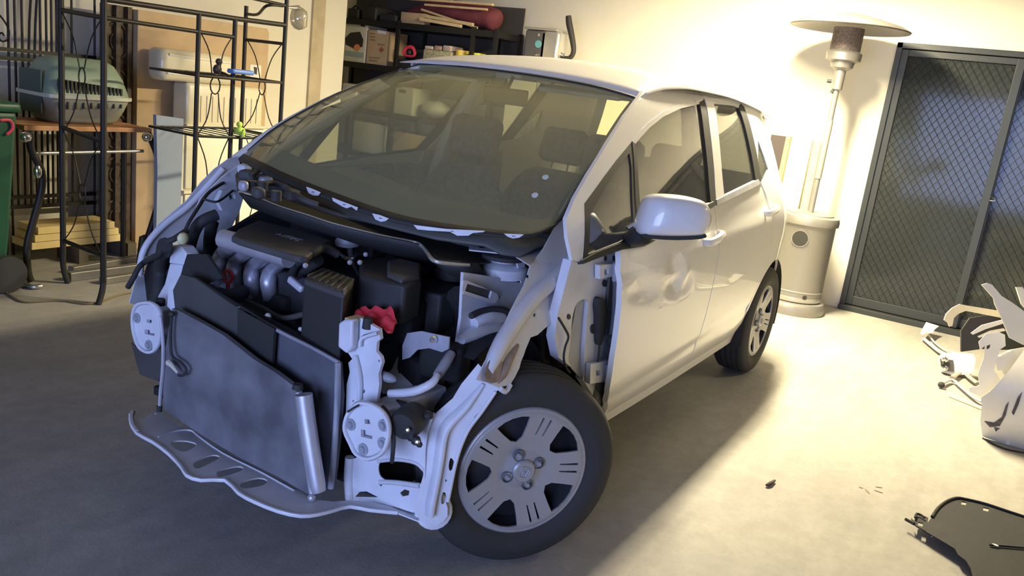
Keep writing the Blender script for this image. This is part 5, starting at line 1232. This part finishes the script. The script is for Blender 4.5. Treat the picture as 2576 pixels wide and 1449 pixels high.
Cv, Dv, Fv = tower(493, 300), tower(582, 300), tower(711, 200)
Ev = Vector((P(612, 200, ('y', yK)).x, yK, 0))
Gv = Vector((Fv.x, yK, 0))
zbar = P(600, 48, ('y', yF)).z
for v, z in ((Cv, zbar), (Dv, zbar), (Fv, 1.95), (Ev, P(620, 15, ('y', yK)).z)): tube([at(v, 0), at(v, z)], .013, 'post')
tube([Vector((Bx.x, yF, P(278, 0, ('y', yF)).z + .0)), at(Dv, zbar), at(Fv, P(711, 62, ('y', yF)).z)], .014, 'top_bar')
tube([at(B2, zAB), at(Dv, P(585, 93, ('y', yF)).z)], .011, 'top_bar')
tube([at(Ev, P(620, 100, ('y', yK)).z), at(Fv, P(711, 110, ('y', yF)).z)], .010, 'cross_bar')
tube([P(620, 35, ('y', yK)), P(648, 36, ('y', (yF + yK) / 2)), P(672, 14, ('y', yF)), P(712, 15, ('y', yF))], .009, 'bent_arm', 4)
tube([P(700, 5, ('y', yF)) + Vector((.5, 0, .0)), P(718, 14, ('y', yF))], .010, 'top_bar')
for zpx, nm in ((190, 'wire_shelf'), (342, 'wire_shelf')):
    zz = P(500, zpx, ('y', yF)).z
    b = B(); bow = Vector(((Cv.x + Fv.x) / 2, yF + .06, zz))
    b.tube([at(Cv, zz), (Cv + Dv) / 2 + Vector((0, .03, zz)), bow, (Dv + Fv) / 2 + Vector((0, .045, zz)), at(Fv, zz)], .009, 6, 4)
    b.tube([at(Vector((Cv.x, yK, 0)), zz), at(Gv, zz)], .007, 6, 0).tube([at(Cv, zz), at(Vector((Cv.x, yK, 0)), zz)], .008, 6, 0).tube([at(Fv, zz), at(Gv, zz)], .008, 6, 0)
    for k in range(1, 8):
        t_ = k / 8; x = Cv.x + (Fv.x - Cv.x) * t_; b.tube([(x, yK, zz), (x, yF + .045 * sin(pi * t_), zz)], .003, 4, 0)
    b.build(nm, BIRON, rk, 60)
def scroll(va, vb, z0, z1):
    b = B(); m_ = (va + vb) / 2; zc = (z0 + z1) / 2; d_ = (vb - va); e = d_.normalized(); rr = .042
    ring = [at(m_, zc) + e * rr * cos(a) * .8 + Vector((0, 0, rr * 1.15 * sin(a))) for a in [2 * pi * k / 12 for k in range(12)]]
    b.tube(ring, .004, 5, 0, True)
    for s1 in (-1, 1):
        for s2 in (-1, 1):
            corner = at(m_ + e * d_.length * .46 * s1, z1 if s2 > 0 else z0)
            near = at(m_, zc) + e * rr * .55 * s1 + Vector((0, 0, rr * s2))
            mid = (corner + near) / 2 + Vector((0, 0, .02 * s2)) - e * .02 * s1
            b.tube([corner, mid, near], .0035, 5, 4)
    b.build('scroll_panel', BIRON, rk, 60)
zA, zB_, zC_ = P(500, 78, ('y', yF)).z, P(500, 190, ('y', yF)).z, P(500, 342, ('y', yF)).z
scroll(Cv, Dv, zC_, zA); scroll(Cv, Dv, zC_ - .75, zC_)
scroll(Ev, Fv, zC_, zA); scroll(Ev, Fv, zC_ - .75, zC_)
scroll(A2, B2, P(255, 358, ('y', Bx.y)).z, zAB); scroll(A2, B2, P(255, 645, ('y', Bx.y)).z, P(255, 358, ('y', Bx.y)).z)
# things on the rack
zs = P(500, 190, ('y', yF)).z
q = P(546, 192, ('y', yF - .05)); sk = thing('dark_figurine', 'small dark figurine on the upper wire shelf of the iron rack', 'figurine', (q.x, q.y, zs + .008))
B().ball((q.x, q.y, zs + .04), .026, 10, (1, 1, 1.2)).ball((q.x - .01, q.y, zs + .085), .020, 10).tube([(q.x, q.y, zs + .03), (q.x - .05, q.y, zs + .02), (q.x - .07, q.y, zs + .012)], .010, 6, 3).build('body', mat('figurine_dark', (.05, .045, .04), .3), sk)
q = P(605, 200, ('y', yF + .02)); bb = B(); bb.rbox((q.x, q.y, zs + .042), (.16, .06, .026), .012)
tag(bb.build('blue_clamp', mat('blue_plastic', (.12, .25, .62), .4), None, 50), 'blue clip lying on the upper wire shelf of the iron rack', 'clip')
zs2 = zC_; q = P(603, 345, ('y', yF + .03)); fr_ = thing('green_toy_frog', 'lime green toy frog sitting on the lower wire shelf', 'toy', (q.x, q.y, zs2 + .009))
B().ball((q.x, q.y, zs2 + .035), .032, 12, (1, 1.1, .8)).ball((q.x + .005, q.y, zs2 + .075), .018, 10).tube([(q.x, q.y - .03, zs2 + .02), (q.x + .02, q.y - .055, zs2 + .045), (q.x + .02, q.y - .05, zs2 + .012)], .010, 6, 3).tube([(q.x, q.y + .03, zs2 + .02), (q.x + .02, q.y + .055, zs2 + .045), (q.x + .02, q.y + .05, zs2 + .012)], .010, 6, 3).build('body', mat('lime_plastic', (.55, .78, .12), .4), fr_)
q = P(752, 46, ('y', yF)); pb = B().ball(q, .062, 14, (.9, .9, 1.15)).tube([q + Vector((0, 0, .06)), P(724, 18, ('y', yF))], [.02, .006], 6, 0)
for v in pb.v: v += Vector((.006 * sin(v.z * 90), .006 * sin(v.z * 70 + v.x * 60), 0))
tag(pb.build('clear_plastic_bag', glass('clear_bag', (.80, .78, .68), .25, .15, haze=.22, hazecol=(.5, .47, .38)), None, 70), 'crumpled clear plastic bag hanging from the right post of the iron rack', 'bag')

# ================================================================== LEFT SIDE: STORAGE ALONG THE WALL
yg = -3.30
gt = thing('iron_gate', 'black wrought-iron panel with scrolls leaning on the left wall behind the pet carrier', 'gate', (-.8, yg, 0))
gx0, gx1 = P(-60, 130, ('y', yg)).x, P(240, 150, ('y', yg)).x
zr = P(120, 134, ('y', yg)).z
for z in (.30, .36, zr, zr - .05, 1.95): B().box(((gx0 + gx1) / 2, yg, z), (abs(gx1 - gx0), .02, .022)).build('rail', BIRON, gt, 0)
for px in (20, 37, 55, 71, 86, 101, 116, 129, 142, 180, 238):
    x = P(px, 60, ('y', yg)).x; B().tube([(x, yg, 0.0 if px in (20, 238) else .30), (x, yg, zr), (x - (.03 if 60 < px < 100 else 0), yg, 1.75), (x, yg, 1.95)], .007, 6, 4).build('bar', BIRON, gt, 60)
B().tube([P(-20, 20, ('y', yg + .02)), P(5, 45, ('y', yg + .02)), P(22, 75, ('y', yg + .02)), P(20, 98, ('y', yg + .02)), P(5, 104, ('y', yg + .02)), P(-4, 92, ('y', yg + .02)), P(4, 82, ('y', yg + .02)), P(10, 90, ('y', yg + .02))], .005, 6, 4).build('scroll', BIRON, gt, 60)
# dark carved panel
ypn = -3.18; xa, xb = P(262, 200, ('y', ypn)).x, P(320, 200, ('y', ypn)).x; zp = P(300, 14, ('y', ypn)).z
CARV = mat('dark_carved_wood', (.075, .05, .03), .6, noise=.5, nscale=30)
cp = thing('carved_screen', 'dark carved wooden screen standing between the iron gate and the big carton', 'screen', ((xa + xb) / 2, ypn, 0))
B().box(((xa + xb) / 2, ypn - .02, zp / 2), (abs(xb - xa), .03, zp)).build('panel', CARV, cp, 0)
for xx in (xa, (xa + xb) / 2, xb): B().box((xx, ypn, zp / 2), (.03, .05, zp)).build('stile', CARV, cp, 0)
for k in range(5): 
    b = B(); zc = zp * (.14 + .18 * k)
    b.tube([((xa + xb) / 2 + .09 * cos(a), ypn + .002, zc + .11 * sin(a)) for a in [2 * pi * j / 12 for j in range(12)]], .008, 5, 2, True).tube([((xa + xb) / 2 + .04 * cos(a), ypn + .002, zc + .05 * sin(a)) for a in [2 * pi * j / 10 for j in range(10)]], .007, 5, 2, True)
    b.build('carved_ring', CARV, cp, 60)
# big flat carton
yc_ = -3.12; xa, xb = P(345, 200, ('y', yc_)).x, P(672, 200, ('y', yc_)).x
zc0 = P(345, 24, ('y', yc_)).z; zc1 = P(670, 72, ('y', yc_)).z
bc = thing('big_carton', 'big flat brown carton leaning upright on the left wall with a white label', 'box', ((xa + xb) / 2, yc_, 0))
B().prism([(xa, yc_, .0), (xb, yc_, .0), (xb, yc_, zc1 - .03), (xb + .02, yc_, zc1), (xa, yc_, zc0)], (0, -.16, 0)).build('carton', CARD, bc, 0, bevel=.004)
B().prism([P(a, b_, ('y', yc_ + .0005)) for a, b_ in ((630, 162), (657, 165), (656, 200), (628, 196))], (0, .001, 0)).build('label', CARDW, bc, 0)
B().prism([P(a, b_, ('y', yc_ + .0018)) for a, b_ in ((638, 168), (647, 170), (646, 188), (640, 186))], (0, .001, 0)).build('label_mark', DP, bc, 0)
# wrapped tub in front of it and ribbed tub
TUB = mat('cream_plastic_tub', (.66, .60, .42), .35, coat=.4)
yt = -2.92
xa, xb = P(470, 260, ('y', yt)).x, P(664, 260, ('y', yt)).x; z0, z1 = P(560, 322, ('y', yt)).z, P(560, 215, ('y', yt)).z
t = thing('ribbed_tub', 'cream ribbed plastic tub standing on the white cabinet before the big carton', 'tub', ((xa + xb) / 2, yt - .08, z0))
B().rbox(((xa + xb) / 2, yt - .08, (z0 + z1) / 2), (abs(xb - xa), .16, z1 - z0), .03, None, 4).build('body', TUB, t, 50)
b = B(); b.rbox(((xa + xb) / 2, yt - .07, z0 + .012), (abs(xb - xa) + .03, .19, .022), .01); b.build('rim', TUB, t, 50)
for k in range(12): B().box((xa + (xb - xa) * (.1 + .8 * k / 11), yt + .002, (z0 + z1) / 2 - .02), (.008, .008, (z1 - z0) * .6)).build('rib', TUB, t, 0)
xa2, xb2 = P(405, 180, ('y', yt)).x, P(590, 180, ('y', yt)).x; zz1 = P(500, 132, ('y', yt)).z
t = thing('wrapped_basin', 'cream plastic-wrapped basin resting on the ribbed tub', 'basin', ((xa2 + xb2) / 2, yt - .08, z1))
B().rbox(((xa2 + xb2) / 2, yt - .08, (z1 + zz1) / 2 + .002), (abs(xb2 - xa2), .17, zz1 - z1), .05, None, 5).build('body', TUB, t, 50)
for (a, c_) in (((425, 137), (580, 158)), ((420, 183), (500, 192))): B().tube([P(*a, ('y', yt + .004)), P(*c_, ('y', yt + .004))], .010, 8, 0).build('rolled_edge_or_highlight', mat('wrap_highlight', (.82, .78, .64), .12, coat=1), t, 60)  # pale glossy bars model the highlight streaks on the wrapping
# white cabinet below
xa, xb = P(457, 420, ('y', yt)).x, P(690, 420, ('y', yt)).x
t = thing('low_white_cabinet', 'cream-white low cabinet beside the car windscreen under the ribbed tub', 'cabinet', ((xa + xb) / 2, yt - .09, 0))
zk = z0 - .002
B().box(((xa + xb) / 2, yt - .09, zk / 2), (abs(xb - xa), .18, zk)).build('body', mat('cream_laminate', (.80, .77, .60), .5), t, 0, bevel=.003)
for (za, zb) in ((.08, .40), (.44, zk - .04)): B().rbox(((xa + xb) / 2, yt + .008, (za + zb) / 2), (abs(xb - xa) - .04, .014, zb - za), .006).build('door', mat('cream_laminate', (.8, .77, .6), .5), t, 40)
B().box(((xa + xb) / 2, yt + .016, .42), (abs(xb - xa), .03, .02)).build('ledge', mat('cream_laminate', (.8, .77, .6), .5), t, 0)
# blue-grey board
yb_ = -2.58
b = B().prism([P(a, b_, ('y', yb_)) for a, b_ in ((393, 289), (462, 299), (454, 520), (446, 580), (440, 640), (392, 640), (396, 430))], (0, -.03, 0))
mnz = min(v.z for v in b.v)
for v in b.v:
    if v.z < .25: v.z = 0
tag(b.build('blue_grey_board', mat('blue_grey_laminate', (.24, .29, .36), .5), None, 0), 'narrow blue-grey board standing upright between the table and the iron rack', 'board')
# timber-topped table with curved iron legs
yT = -2.70; zT = P(300, 322, ('y', yT)).z
xa, xb = P(62, 318, ('y', yT)).x, P(384, 328, ('y', yT)).x
tbl = thing('garden_table', 'narrow table with orange-brown timber top and curved black iron legs', 'table', ((xa + xb) / 2, yT - .2, 0))
b = B()
for k in range(4): b.box(((xa + xb) / 2, yT - .055 - .105 * k, zT - .012), (abs(xb - xa), .098, .026))
o = b.build('timber_top', mat('orange_brown_timber', (.50, .25, .11), .5, noise=.3, nscale=14), tbl, 0, bevel=.003)
CH2 = mat('worn_chrome', (.55, .55, .5), .3, .9)
for (pts, top) in (([(72, 330), (80, 380), (104, 430), (104, 480), (84, 555), (68, 620), (70, 680), (78, 722)], 0), ([(372, 335), (392, 380), (404, 430), (405, 480), (384, 560), (366, 610)], 1)):
    L_ = [P(a, b_, ('y', yT + .03)) for a, b_ in pts]
    L_[-1] = Vector((L_[-1].x, L_[-1].y, 0.012)) if not top else L_[-1]
    if top: L_ += [Vector((L_[-1].x + .02, L_[-1].y, .2)), Vector((L_[-1].x + .04, L_[-1].y, 0.012))]
    B().tube(L_, .020, 8, 4).build('leg', BIRON, tbl, 60)
    B().tube([L_[0] + Vector((0, -.24, 0)), Vector((L_[0].x, L_[0].y - .24, .012))], .016, 8, 0).build('leg', BIRON, tbl, 60)
    q = P(*((65, 345) if not top else (370, 345)), ('y', yT + .04)); B().ball(q, .030, 12).build('chrome_joint', CHROME, tbl)
    q = P(*((95, 432) if not top else (399, 424)), ('y', yT + .05)); B().ball(q, .022, 10, (1, 1, 1.8)).build('chrome_cap', CHROME, tbl)
B().tube([P(75, 386, ('y', yT + .02)), P(360, 380, ('y', yT + .02))], .010, 8, 0).build('stretcher', CH2, tbl, 60)
B().tube([P(62, 715, ('z', .015)), P(85, 722, ('z', .015)), P(103, 720, ('z', .015))], .014, 8, 2).build('foot', CH2, tbl, 60)
# pet carrier on the table
c0 = P(125, 312, ('z', zT + .003)); c0.y = max(-2.90, min(c0.y, yT - .03)); c0 = P(125, 308, ('y', c0.y))
x1_ = c0.x; x0_ = P(344, 250, ('y', c0.y)).x; y1_ = c0.y; y0_ = y1_ - .36; zb = zT + .003; ztp = P(200, 148, ('y', y1_ - .05)).z; zmid = P(230, 246, ('y', y1_)).z
pc = thing('pet_carrier', 'green and grey plastic pet carrier with slotted sides on the timber table', 'pet carrier', ((x0_ + x1_) / 2, (y0_ + y1_) / 2, zb))
GRN = mat('sage_green_plastic', (.22, .30, .22), .45); GRY = mat('grey_green_plastic', (.30, .31, .25), .5)
def rring(z, ins, rad=.07):
    o = []; hx, hy = (x1_ - x0_) / 2 - ins, (y1_ - y0_) / 2 - ins; cx, cy = (x0_ + x1_) / 2, (y0_ + y1_) / 2
    for (sx, sy, a0) in ((1, 1, 0), (-1, 1, pi / 2), (-1, -1, pi), (1, -1, 3 * pi / 2)):
        for k in range(6):
            a = a0 + k * (pi / 2) / 5; r_ = rad if sx > 0 else rad * 1.6
            o.append(Vector((cx + sx * (hx - r_) + r_ * cos(a), cy + sy * (hy - r_) + r_ * sin(a), z)))
    return o
H1, H2 = zmid - zb, ztp - zmid
B().loft([rring(zb, .06), rring(zb + .02, .045), rring(zb + H1 * .5, .02), rring(zmid - .012, .0)], True, True).build('lower_tray', GRY, pc, 50)
B().loft([rring(zmid - .012, -.012), rring(zmid + .008, -.012)], True, True).build('joint_rim', mat('pale_rim', (.50, .52, .42), .3), pc, 50)
up = B().loft([rring(zmid + .008, .0), rring(zmid + H2 * .5, .025), rring(ztp - .03, .06), rring(ztp, .10)], True, True).build('upper_shell', GRN, pc, 50)
for k in range(17):
    x = x1_ - .06 - (x1_ - x0_ - .16) * k / 16; hh_ = .075 - .035 * k / 16
    B().box((x, y1_ - .008, zmid + .02 + hh_ / 2), (.010, .02, hh_)).build('vent_slot', BLACK, pc, 0)
    if k % 2 == 0: B().box((x, y1_ - .006, zmid - .03 - hh_ * .3), (.007, .014, hh_ * .6)).build('vent_slot', BLACK, pc, 0)
B().rbox((x1_ + .004, (y0_ + y1_) / 2, zmid + .01), (.012, .22, .24), .02).build('wire_door', mat('dark_green_door', (.05, .09, .08), .6), pc, 40)
# green wheelie bin at the frame edge
g1 = P(8, 700, ('z', 0)); 
GB = mat('bin_green', (.012, .075, .035), .45)
bn = thing('wheelie_bin', 'dark green wheelie bin with a red mark at the far left edge', 'bin', (g1.x + .2, g1.y + .1, 0))
cxb, cyb = g1.x + .10, g1.y - .02
rings = []
for z, k_ in ((.03, .0), (.3, .02), (.95, .055)):
    rings.append([Vector((cxb + sx * (.21 + k_) + .21, cyb + sy * (.24 + k_), z)) for sx, sy in ((-1, -1), (1, -1), (1, 1), (-1, 1))])
xl = P(48, 300, ('y', cyb)).x
B().loft(rings, True, True).build('body', GB, bn, 0, bevel=.02)
B().rbox((cxb + .21, cyb, .975), (.56, .62, .05), .02).build('lid', GB, bn, 40)
for sy in (-1, 1): B().cyl((cxb + .02, cyb + sy * .27, .10), (cxb + .02, cyb + sy * .31, .10), .10, seg=24).build('wheel', BLACKR, bn, 30)
q = P(16, 318, ('y', cyb + .30)); B().tube([q + Vector((.03, 0, .03)), q + Vector((-.02, 0, .03)), q + Vector((-.03, 0, -.01)), q + Vector((0, 0, -.04))], .008, 6, 3).build('red_mark', mat('red_mark', (.6, .05, .08), .5), bn)
# pine boards on the floor
for k, (l, h_) in enumerate((([(80, 612), (300, 628), (306, 612), (90, 598)], .0), ([(85, 598), (300, 610), (296, 590), (95, 580)], 1), ([(100, 580), (292, 592), (286, 572), (105, 562)], 2))):
    z = .10 + .045 * k; q0 = P(l[0][0] + 6 * k, 640 - 14 * k, ('z', z)); q0.y = -3.01
    xa, xb = P(78 + 8 * k, 620, ('y', q0.y)).x, P(306 - 10 * k, 620, ('y', q0.y)).x
    tag(B().box(((xa + xb) / 2, q0.y - .10, z + .02), (abs(xb - xa), .22, .042)).build('pine_board', mat('fresh_pine', (.72, .56, .24), .6, noise=.1), None, 0, bevel=.002), ['lowest of the three pale pine boards stacked by the left wall', 'middle one of the three pale pine boards stacked by the left wall', 'topmost of the three pale pine boards stacked by the left wall'][k], 'timber', None)
for k, dx in enumerate((0.18, -.55)):
    tag(B().box((-.96 + dx * .45, -3.04, .049), (.06, .24, .098)).build('timber_block', mat('dark_block', (.10, .08, .05), .8), None, 0), ['dark block holding up the right end of the pine boards', 'dark block holding up the left end of the pine boards'][1 - k], 'timber')
# aluminium rails lying on the floor
for k, (a, c_, z, r_) in enumerate((((178, 668), (346, 640), .05, .022), ((255, 702), (350, 688), .03, .020), ((172, 690), (346, 668), .04, .026))):
    p0, p1 = P(*a, ('z', z)), P(*c_, ('z', z)); p1 = p1 + (p1 - p0) * (.6, .6, .1)[k]; d_ = p1 - p0
    tag(B().box((p0 + p1) / 2 + Vector((0, 0, -z + r_)), (d_.length, .05, r_ * 2), d_.to_track_quat('X', 'Z').to_matrix()).build('metal_rail', mat('dull_metal_rail', (.22, .21, .18), .45, .5), None, 0, bevel=.004), ['dull metal rail on the floor nearest the left wall', 'short metal rail on the floor nearest the car', 'middle dull metal rail on the floor behind the iron rack legs'][k], 'rail', None)
tag(B().tube([P(-30, 700, ('z', .006)), P(15, 735, ('z', .006)), P(40, 752, ('z', .006)), P(70, 760, ('z', .006)), P(150, 756, ('z', .006)), P(230, 764, ('z', .006)), P(300, 742, ('z', .006)), P(345, 735, ('z', .006))], .005, 6, 5).build('floor_cable', mat('brown_cable', (.16, .12, .05), .6), None, 60), 'thin brown cable lying on the floor below the iron rack', 'cable')

# ================================================================== RIGHT: HEAP OF REMOVED CAR PARTS
WPL = mat('broken_white_bumper', (.80, .77, .66), .4, noise=.05)
def hsheet(name, poly, pl, m, label, cat, th=.004, step=14, holes=(), rnd=0, fn=None, group=None):
    b = B().pxp(poly, pl, holes, step, th, None, rnd)
    return tag(b.build(name, m, None, 50), label, cat, group)
# bumper cover: big curved skin standing on the floor
bx, by = -2.45, 2.05
FBm = lambda p: (p.x - (-2.62)) - .9 * (p.y - 2.0) ** 2 * 0 - .12 - .10 * sin(max(0, min(1, p.z / .5)) * pi) 
bp = thing('bumper_cover', 'scuffed white front bumper cover at the right edge standing on the floor', 'bumper', (-2.5, 2.15, 0))
def bs(name, poly, pl, m=WPL, th=.005, holes=(), rnd=0, step=12):
    return B().pxp(poly, pl, holes, step, th, None, rnd).build(name, m, bp, 60)
_sk = bs('skin', [(2468, 1000), (2490, 985), (2500, 975), (2540, 930), (2576, 880), (2640, 860), (2640, 1180), (2576, 1134), (2540, 1122), (2500, 1108), (2471, 1098), (2466, 1060), (2470, 1020)], FBm)
for v_ in _sk.data.vertices: v_.co.z = max(.0, v_.co.z)
SCF = mat('black_scuff', (.12, .10, .10), .8, noise=.5, nscale=40)
for l in ([(2476, 1060), (2500, 1064), (2520, 1050), (2530, 1020), (2538, 1010), (2530, 1045), (2515, 1072), (2490, 1075)], [(2545, 1038), (2560, 1000), (2572, 985), (2562, 1018), (2550, 1045)], [(2500, 1075), (2515, 1078), (2505, 1086)]):
    B().pxp(l, lambda p: FBm(p) - .004, (), 8, .002).build('scuff_mark', SCF, bp, 60)
bs('upper_strut', [(2470, 716), (2484, 712), (2496, 716), (2520, 745), (2545, 760), (2600, 800), (2640, 850), (2576, 868), (2540, 850), (2520, 800), (2503, 765), (2500, 750)], ('n', (-2.6, 2.1, .5), (1, .2, .2)), WPL, .02)
bs('upper_strut', [(2556, 722), (2572, 722), (2600, 760), (2600, 800), (2570, 765)], ('n', (-2.65, 2.1, .5), (1, .2, .2)), WPL, .02)
bs('corner_arm', [(2375, 805), (2380, 790), (2395, 775), (2415, 765), (2430, 768), (2515, 782), (2522, 800), (2470, 790), (2430, 782), (2410, 790), (2400, 800), (2396, 820), (2388, 822), (2385, 812)], ('n', (-2.75, 1.95, .45), (1, .2, .2)), mat('yellowed_white', (.82, .72, .45), .5), .02)
bs('slat', [(2443, 838), (2470, 818), (2520, 805), (2530, 812), (2480, 828), (2448, 842)], ('n', (-2.7, 1.95, .45), (1, .2, .2)), WPL, .015)
bs('slat', [(2460, 846), (2490, 832), (2525, 826), (2530, 832), (2495, 840), (2463, 850)], ('n', (-2.7, 1.95, .45), (1, .2, .2)), WPL, .012)
bs('inner_web', [(2462, 860), (2480, 840), (2510, 834), (2528, 842), (2530, 870), (2515, 880), (2500, 930), (2520, 960), (2500, 990), (2470, 1000), (2440, 985), (2438, 975), (2465, 970), (2460, 940), (2475, 900), (2478, 870), (2466, 880)], ('n', (-2.6, 2.0, .3), (1, .1, .2)), WPL, .012, [[(2482, 870), (2492, 866), (2490, 876), (2482, 880)]])
bs('inner_web', [(2500, 900), (2540, 880), (2600, 870), (2600, 960), (2550, 990), (2530, 960), (2510, 930)], ('n', (-2.62, 2.05, .3), (1, .1, .2)), WPL, .012, [[(2500, 935), (2520, 930), (2530, 950), (2510, 958)]])
bs('black_grille_insert', [(2418, 832), (2440, 800), (2470, 795), (2530, 790), (2560, 840), (2600, 850), (2600, 900), (2540, 880), (2500, 880), (2470, 878), (2418, 885)], ('n', (-2.85, 1.95, .42), (1, .2, .2)), BLACK, .03)
# loose parts beside it
hsheet('white_bracket', [(2316, 835), (2330, 810), (2362, 820), (2352, 828), (2345, 838), (2330, 838), (2318, 842)], ('n', (-4.0, 1.5, .03), (.1, .1, 1)), WPL, 'small torn white plastic bracket lying closest to the car', 'bracket')
sp_ = thing('headlamp_assembly', 'broken white headlamp unit with black bulb socket beside the bumper heap', 'headlamp', (*P(2420, 925, ('z', 0)).xy, 0))
hq = P(2420, 920, ('z', .07))
B().pxp([(2365, 898), (2370, 890), (2400, 886), (2448, 890), (2455, 905), (2448, 940), (2400, 945), (2370, 935)], ('n', (hq.x, hq.y, .09), (1, .2, .4)), (), 10, .06).build('housing', WPL, sp_, 40)
B().pxp([(2366, 902), (2398, 906), (2400, 935), (2370, 932)], ('n', (hq.x + .01, hq.y, .09), (1, .2, .4)), (), 10, .02).build('lens_recess', DKGREY, sp_, 40)
for (a, c_, r_) in ((2377, 905, .020), (2376, 927, .020)): B().ball(P(a, c_, ('n', (hq.x + .02, hq.y, .09), (1, .2, .4))), r_, 12, (.6, 1, 1)).build('bulb_socket', CHROME, sp_)
B().ball(P(2372, 917, ('n', (hq.x + .03, hq.y, .09), (1, .2, .4))), .013, 10).build('bulb_socket', BLACK, sp_)
strips = [([(2322, 850), (2345, 870), (2370, 888), (2400, 892)], .014, WPL, 'wide white plastic strip pointing at the car'), ([(2337, 843), (2355, 865), (2385, 882), (2440, 895)], .007, WPL, 'thin white plastic strip above the wide one'),
          ([(2370, 965), (2395, 955), (2420, 975), (2450, 1000), (2470, 1010)], .012, GREYM, 'grey bent strip under the headlamp unit'), ([(2395, 950), (2420, 935), (2440, 950), (2460, 965)], .016, mat('brown_grey_strip', (.32, .29, .24), .6), 'brown-grey bent strip in front of the bumper heap'),
          ([(2385, 990), (2410, 1000), (2440, 1012), (2470, 1024)], .006, WPL, 'thinnest pale strip lowest in the heap')]
for l, r_, m, lab in strips:
    tag(B().tube([P(a, c_, ('z', .012 + r_)) for a, c_ in l], r_, 8, 4, flat=.6).build('trim_strip', m, None, 60), lab, 'trim strip', None)
tag(B().ball(P(2368, 968, ('z', .022)), .02, 10, (1, 1, .9)).build('rubber_bung', BLACKR), 'small dark rubber bung at the tip of the grey bent strip', 'bung')
# black curved line lying under the bumper
tag(B().tube([P(2472, 1102, ('z', .004)), P(2510, 1122, ('z', .004)), P(2550, 1134, ('z', .004)), P(2640, 1150, ('z', .004))], .004, 6, 4).build('black_cable', BLACKR, None, 60), 'thin black cord curving along the bottom of the bumper', 'cord')

# ---- black wheel-arch liner on the floor, lower right
LIN = mat('wheel_liner_black', (.010, .011, .011), .75, noise=.2, bump=.2, bscale=20)
def FLn(p): 
    return p.z - (.022 + .022 * max(0, sin((p.y - 1.75) * 3.2)) + .012 * sin((p.x + 1.5) * 5))
ln = thing('wheel_arch_liner', 'black plastic wheel-arch liner lying on the floor at the lower right', 'arch liner', (-1.2, 2.1, 0))
lp = [(2328, 1322), (2345, 1300), (2360, 1278), (2380, 1262), (2405, 1253), (2430, 1256), (2480, 1268), (2540, 1288), (2640, 1320), (2640, 1560), (2480, 1560), (2450, 1460), (2442, 1430), (2430, 1410), (2410, 1395), (2402, 1380), (2360, 1355), (2330, 1338)]
B().pxp(lp, FLn, [[(2419, 1261), (2431, 1263), (2430, 1271), (2418, 1269)], [(2474, 1276), (2488, 1279), (2486, 1287), (2473, 1284)]], 14, .004).build('liner_shell', LIN, ln, 60)
B().tube([P(a, c_, lambda p: FLn(p) - .004) for a, c_ in lp[1:9]], .006, 6, 3).build('rolled_edge_or_highlight', LIN, ln, 60)
tb_ = B().pxp([(2292, 1303), (2300, 1310), (2302, 1296), (2312, 1292), (2335, 1302), (2332, 1338), (2308, 1325), (2298, 1318)], FLn, [[(2310, 1313), (2322, 1316), (2321, 1325), (2309, 1322)]], 8, .004)
tb_.tube([P(a, c_, lambda p: FLn(p) - .01) for a, c_ in ((2302, 1302), (2306, 1292), (2318, 1296), (2326, 1302))], .004, 6, 2).tube([P(2278, 1306, FLn), P(2300, 1318, FLn)], .006, 6, 0)
tb_.build('clip_tab', LIN, ln, 50)
B().tube([P(a, c_, lambda p: FLn(p) - .006) for a, c_ in ((2490, 1371), (2520, 1373), (2576, 1378), (2640, 1384))], .004, 6, 3).build('moulded_crease', LIN, ln, 60)
B().ball(P(2504, 1371, lambda p: FLn(p) - .008), .006, 10, (1, 1.8, .4)).build('bright_stud', CARDW, ln)
# small debris
TW = mat('dark_debris', (.07, .05, .04), .8)
tag(B().tube([P(1928, 1221, ('z', .008)), P(1938, 1216, ('z', .012)), P(1949, 1209, ('z', .008))], [.006, .008, .005], 6, 3).build('bark_scrap', TW, None, 60), 'small dark scrap of bark alone on the floor right of the front wheel', 'scrap')
for k, (a, c_) in enumerate((((2160, 1224), (2172, 1228)), ((2176, 1228), (2188, 1242)), ((2202, 1224), (2220, 1226)), ((2198, 1232), (2222, 1240)))):
    q0, q1 = P(*a, ('z', .0015)), P(*c_, ('z', .0015)); m_ = (q0 + q1) / 2
    tag(B().ball(m_, .5, 10, ((q1 - q0).length, .010, .002), (q1 - q0).to_track_quat('X', 'Z').to_matrix()).build('dirt_crumb', mat('dust_brown', (.26, .22, .15), .9), None, 60), ['leftmost brown crumb of the four on the floor before the liner', 'brown crumb slanting down in the middle of the four on the floor', 'upper right brown crumb of the four on the floor', 'lower right brown crumb of the four on the floor'][k], 'crumb', None)
